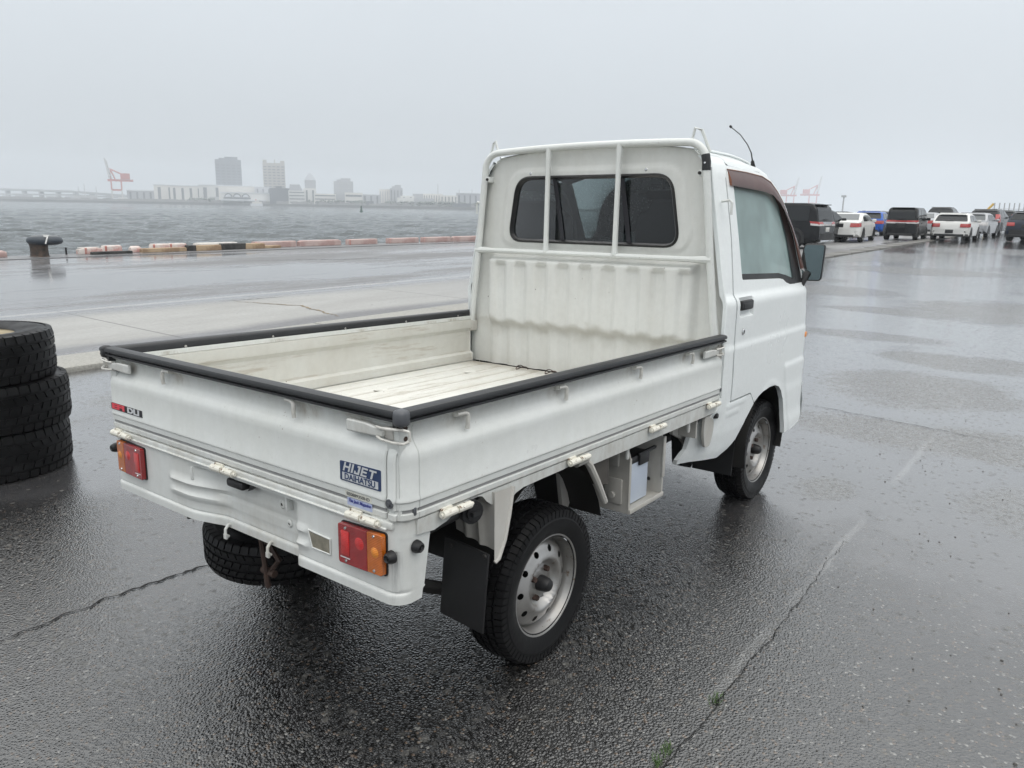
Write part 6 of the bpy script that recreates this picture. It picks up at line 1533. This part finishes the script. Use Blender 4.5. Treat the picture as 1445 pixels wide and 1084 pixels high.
def car(style, paint_, pos, head, label, hs=0.88, tail=None, rglass=None, rear=True, front=False, plate='dark', lamp='mid'):
    S = dict(STY[style]); S['top'] = [(x, z*hs) for x, z in S['top']]; S['belt'] *= hs; S['rw'] = tuple(z*hs for z in S['rw']); top = S['top']; L = top[-1][0]; Wd = S['W']/2; xs_t = [p[0] for p in top]; zs_t = [p[1] for p in top]
    t = thing('parked_car', label, 'car', pos, head, 'cars parked in rows on the lot')
    zt = lambda x: lerp_tab(x, xs_t, zs_t)
    def hw(x):
        r = 1.0-0.13*max(0, 1-x/0.35)**2-0.20*max(0, 1-(L-x)/0.7)**2; return Wd*r
    def side_y(x, z):
        b = min(S['belt'], zt(x)); w = hw(x)
        if z <= b: 
            k = (z-0.2)/(b-0.2); return w*(0.955+0.045*math.sin(PI*min(1, max(0, k))**0.8))
        return w*0.955-(z-b)/max(0.01, 1.5-S['belt'] if style not in ('van', 'box') else 1.8-S['belt'])*S['tum']*0.9
    xs = sorted(set(xs_t+[L*i/26 for i in range(27)]))
    mb = MB(); vs = []; n = 0
    for x in xs:
        b = min(S['belt'], zt(x)-0.03); z1 = zt(x); z0 = 0.24+0.14*max(0, 1-x/0.3)+0.10*max(0, 1-(L-x)/0.5)
        zz = [z0, z0+0.10, z0+(b-z0)*0.5, z0+(b-z0)*0.8, b]; half = [(side_y(x, z0)*0.86, z0-0.02)] + [(side_y(x, z), z) for z in zz]
        yt = side_y(x, z1)
        for k in (0.35, 0.7, 0.9): zq = b+(z1-0.02-b)*k; half.append((side_y(x, zq), zq))
        half += [(max(0.05, yt-0.045), z1-0.008), (max(0.04, yt-0.14), z1+0.001), (0.001, z1+0.004)]
        ring = [(x, y, z) for y, z in half] + [(x, -y, z) for y, z in half[::-1]]
        n = len(ring); vs += ring
    m_ = len(xs)
    mb.add(vs, [(j*n+i, j*n+(i+1) % n, (j+1)*n+(i+1) % n, (j+1)*n+i) for j in range(m_-1) for i in range(n)]+[tuple(range(n)), tuple(range((m_-1)*n, m_*n))])
    T = Matrix.Translation((-L/2, 0, 0))
    def pb(q, nm, m, par=None, sm=35):
        if par is None: q.v = [T @ v for v in q.v]; return q.build(nm, m, t, smooth=sm)
        q.v = [T @ v for v in q.v]; return q.build(nm, m, par, smooth=sm)
    body = pb(mb, 'body', paint_, sm=30)
    # rear profile
    def rx_(z):
        for i in range(1, len(top)):
            if zs_t[i-1] <= z <= zs_t[i]: return xs_t[i-1]+(xs_t[i]-xs_t[i-1])*(z-zs_t[i-1])/max(1e-6, zs_t[i]-zs_t[i-1])
        return 0
    z0, z1 = S['rw']; wy = lambda z: side_y(rx_(z)+0.05, z)
    q = MB(); q.grid(9, 7, lambda u, v: Vector((rx_(z0+(z1-z0)*v)-0.008, (2*u-1)*(wy(z0+(z1-z0)*v)-(0.09 if style != 'sedan' else 0.13)), z0+(z1-z0)*v+0.010))); pb(q, 'rear_window', rglass or M['k_glass'])
    zr = [p for p in top]
    # windscreen
    fx = [(x, z) for x, z in top if x > L*0.45]
    zi = lambda z: next((fx[i][0]+(fx[i+1][0]-fx[i][0])*(fx[i][1]-z)/max(1e-6, fx[i][1]-fx[i+1][1]) for i in range(len(fx)-1) if fx[i][1] >= z >= fx[i+1][1]), L*0.7)
    w0, w1 = S['belt']+0.06, max(zs_t)-0.09
    q = MB(); q.grid(9, 7, lambda u, v: Vector((zi(w0+(w1-w0)*v)+0.012, (2*u-1)*(side_y(zi(w0+(w1-w0)*v), w0+(w1-w0)*v)-0.10), w0+(w1-w0)*v+0.012))); pb(q, 'windscreen', M['k_glass2'])
    for s in (-1, 1):
        for i, (a, b) in enumerate(S['win']):
            lo = S['belt']+0.03; pts = []
            N = 10
            up_ = [(a+(b-a)*k/N, min(zt(a+(b-a)*k/N)-0.085, max(zs_t)-0.10)) for k in range(N+1)]
            up_ = [(x, max(lo+0.005, z)) for x, z in up_]
            poly = [(a, lo), (b, lo)]+up_[::-1]
            q = MB(); q.panel(rounded(poly, 0.02, 2), [], lambda x, z: Vector((x, s*(side_y(x, z)+0.008), z)), 0.14, (0, -s*0.02, 0)); pb(q, 'side_window', M['k_glass'])
            q = MB(); q.box(((a+b)/2-0.25, s*(side_y((a+b)/2, S['belt']-0.14)+0.012), S['belt']-0.14), (0.16, 0.02, 0.03), bev=0.008)
            if i < 2: pb(q, 'door_handle', paint_)
        q = MB(); mxp = S['win'][-1][1]-0.10; q.box((mxp, s*(side_y(mxp, S['belt'])+0.10), S['belt']+0.06), (0.10, 0.19, 0.14), bev=0.04); pb(q, 'door_mirror', paint_ if style != 'van' else M['k_trim'])
        # lamps at the back
        tz = {'mid': (S['belt']-0.22, S['belt']-0.05), 'strip': (S['belt']-0.10, S['belt']+0.0), 'tall': (S['belt']-0.25, S['belt']+0.22), 'low': (S['belt']-0.32, S['belt']-0.12)}[lamp]
        zc = (tz[0]+tz[1])/2; ww = 0.34 if lamp in ('mid', 'low') else 0.42 if lamp == 'strip' else 0.20
        def lf(u, v):
            z = tz[0]+(tz[1]-tz[0])*v; x0 = rx_(z)
            if u < 0.7: y = side_y(x0+0.04, z)+0.012-ww*(1-u/0.7); return Vector((x0-0.022+0.02*(u/0.7)**3, s*y, z))
            k = (u-0.7)/0.3; x = x0+0.30*k; return Vector((x+0.0, s*(side_y(max(x, .04), z)+0.014), z+0.02*k))
        q = MB(); q.grid(11, 4, lf); tl = pb(q, 'tail_lamp', tail or M['k_tail'])
        if lamp == 'strip':
            q = MB(); q.grid(9, 2, lambda u, v: lf(u, 0)+Vector((-0.004, s*0.003, 0.02-0.07*v))); pb(q, 'clear_lamp', M['k_clear'], None)
        # front lamps
        q = MB(); zf = S['belt']-0.30; q.grid(8, 4, lambda u, v: (lambda z: Vector((zi(z)+0.0-0.30*u**1.5 if False else L-0.10-0.40*u**1.6, s*(side_y(L-0.10-0.40*u**1.6, z)+0.008), z)))(zf+(0.13)*v-0.03+0.06*u)); pb(q, 'headlight', M['k_clear'])
        for axx in S['ax']:
            wh = part_empty('wheel', t, Matrix.Translation((axx-L/2, s*(hw(axx)-0.09), S['wr'])))
            Mo = Matrix.Rotation(s*-PI/2, 4, 'X'); R0 = S['wr']
            q = MB(); q.lathe([(R0*.64, .098), (R0*.80, .102), (R0*.95, .09), (R0, .06), (R0, -.1)], Mo, 28); q.build('tyre', M['tyre'], wh)
            q = MB(); q.lathe([(0, .075), (R0*.16, .078), (R0*.2, .07)], Mo, 14)
            for k in range(5):
                a = 2*PI*k/5; q.box(Mo @ Vector((R0*.38*math.cos(a), R0*.38*math.sin(a), .072)), (R0*.62, R0*.16, .02), (Mo @ Matrix.Rotation(a, 4, 'Z')))
            q.lathe([(R0*.56, .05), (R0*.60, .088), (R0*.66, .098), (R0*.66, .08)], Mo, 28); q.build('rim', M['k_alloy'], wh)
            q = MB(); q.lathe([(0, .03), (R0*.62, .03)], Mo, 20); q.build('brake', M['void'], wh)
            q = MB(); ring_ = []
            Ra = R0*1.17
            pts = [(Ra*math.cos(a), Ra*math.sin(a)) for a in [PI*k/12 for k in range(13)]]
            pts = [(p[0], max(p[1], -R0*.4)) for p in pts]; pts = pts+[(-Ra, -R0*.35), (Ra, -R0*.35)]
            q.prism(pts, 1, -0.2*s if False else s*(-0.10), s*0.0945); q.v = [Vector((v.x+axx, v.y+s*(hw(axx)-0.09), v.z+R0)) for v in q.v]; pb(q, 'wheel_arch', M['k_trim'])
    q = MB(); q.grid(13, 5, lambda u, v: (lambda y, z: Vector((-0.045+0.10*abs(2*u-1)**4, y, z)))((2*u-1)*hw(0.06)*1.0, 0.34+0.24*v)); q.box((0.05, 0, 0.33), (0.16, S['W']*0.80, 0.10)); bp_ = pb(q, 'rear_bumper', paint_ if style not in ('suv', 'van') else M['k_trim'])
    q = MB(); q.box((-0.01, 0, 0.29), (0.10, S['W']*0.74, 0.10), bev=0.02); pb(q, 'lower_trim', M['k_trim'] if style != 'van' else M['k_chrome'])
    zp = 0.74 if style in ('sedan', 'suv') else 0.46 if style == 'hatch' else 0.72
    q = MB(); q.box((rx_(zp)-0.05 if zp < .6 else rx_(zp)-0.008, 0, zp), (0.03, 0.34, 0.165), bev=0.005); pb(q, 'number_plate', M['k_plate'] if plate == 'white' else M['k_trim'])
    if style in ('suv', 'van', 'box', 'hatch'):
        q = MB(); zt1 = z1+0.06; q.box((rx_(z1)+0.02, 0, zt1+0.03), (0.20, S['W']*0.66, 0.03), bev=0.01); pb(q, 'spoiler', paint_)
    q = MB(); q.box((rx_(z0)-0.03, 0.06, z0+0.03), (0.02, 0.36, 0.02)); pb(q, 'wiper', M['k_trim'])
    if lamp == 'strip':
        zs_ = S['belt']-0.06; q = MB(); q.grid(7, 2, lambda u, v: Vector((rx_(zs_)-0.02, (2*u-1)*0.46, zs_-0.02+0.07*v))); pb(q, 'rear_garnish', M['k_tail'] if style == 'box' else M['k_chrome'])
        q = MB(); q.grid(7, 2, lambda u, v: Vector((rx_(zs_)-0.02, (2*u-1)*0.46, zs_-0.075+0.05*v))); pb(q, 'rear_garnish', M['k_clear'])
    return t
def put(px, dist, off_deg):
    p = pix(px, 330, dist, 0.0); p.z = zg(p.x, p.y); az = math.atan2(p.y-CAM_LOC.y, p.x-CAM_LOC.x); return p, az+R_(off_deg)
p, h = put(1080.4, 32.5, 66); car('van', M['k_black'], p, h, 'black minivan with red and white tail lamps beside the truck mirror', plate='white', lamp='strip')
p, h = put(1151, 38, -20); car('suv', M['k_char'], p, h, 'charcoal car seen side on between black minivan and white sedan', hs=0.86)
p, h = put(1197.3, 40.2, -10.6); car('sedan', M['k_white'], p, h, 'white sedan with red tail lamps right of the charcoal car', rglass=M['k_glass2'])
p, h = put(1229, 50, -9); car('hatch', M['k_blue'], p, h, 'bright blue hatchback between white sedan and black boxy car')
p, h = put(1278.4, 44, -9.2); car('box', M['k_black'], p, h, 'black tall boxy car with a red lamp strip across its back', lamp='strip', hs=0.9)
p, h = put(1303, 53.5, -8); car('sedan', M['k_silver'], p, h, 'silver sedan mostly hidden behind the white hatchback', rglass=M['k_glass2'])
p, h = put(1329, 63.0, -8); car('suv', M['k_black'], p, h, 'black tall car whose roof shows above the white hatchback', hs=0.98)
p, h = put(1347.8, 45.3, -8); car('hatch', M['k_white'], p, h, 'white hatchback with square red tail lamps beside black boxy car')
p, h = put(1376, 51.5, -10); car('hatch', M['k_silver'], p, h, 'silver hatchback right of the white hatchback', tail=M['k_clear'], rglass=M['k_glass2'])
p, h = put(1394, 57.5, -10); car('suv', M['k_char'], p, h, 'charcoal tall car with upright red tail lamps behind the silver hatchback', lamp='tall', hs=.92)
p, h = put(1417, 64.0, -10); car('suv', M['k_black'], p, h, 'dark car half hidden between charcoal tall car and navy car', lamp='tall')
p, h = put(1431, 72.0, -12); car('sedan', M['k_white'], p, h, 'small pale car far back left of the navy car')
p, h = put(1462, 47.0, -12); car('suv', M['k_navy'], p, h, 'dark navy car cut off by the right edge of the photo', rglass=M['k_glass'])
p, h = put(1196, 60.0, -80); car('suv', M['k_black'], p, h, 'black car whose roof shows above the white sedan')
p, h = put(1250, 66.0, -85); car('suv', M['k_grey'], p, h, 'grey car whose roof shows above the blue hatchback')
# posts of a fence, light mast and small jib in the distance on the right
f = thing('mesh_fence', 'row of thin fence posts above the dark cars at far right', 'fence')
for k in range(8):
    px = 1402+k*7.0; p0 = pix(px, 300, 118, 0.0); q = MB(); q.cyl(p0, p0+Vector((0, 0, 3.05)), 0.07, n=6); q.build('post', M['c_bridge'], f)
for z in (2.3, 1.7, 0.9):
    q = MB(); q.tube([pix(1399, 300, 118, z), pix(1460, 300, 118, z)], 0.03, 5); q.build('rail', M['c_bridge'], f)
p0 = pix(1188.5, 300, 150, 0); q = MB(); q.cyl(p0, p0+Vector((0, 0, 4.2)), 0.16, 0.12, n=8); q.box(p0+Vector((0, 0, 4.3)), (0.5, 0.75, 0.35)); tag(q.build('lamp_mast', M['c_bridge']), 'grey light mast standing behind the white sedan', 'mast')
p0 = pix(1393, 300, 170, 0); q = MB(); q.tube([p0, p0+Vector((0, 0, 2.5)), p0+Vector((0.3, -0.8, 3.6))], 0.22, 6); tag(q.build('crane_jib', M['c_yel']), 'small yellow crane jib above the charcoal tall car', 'crane')
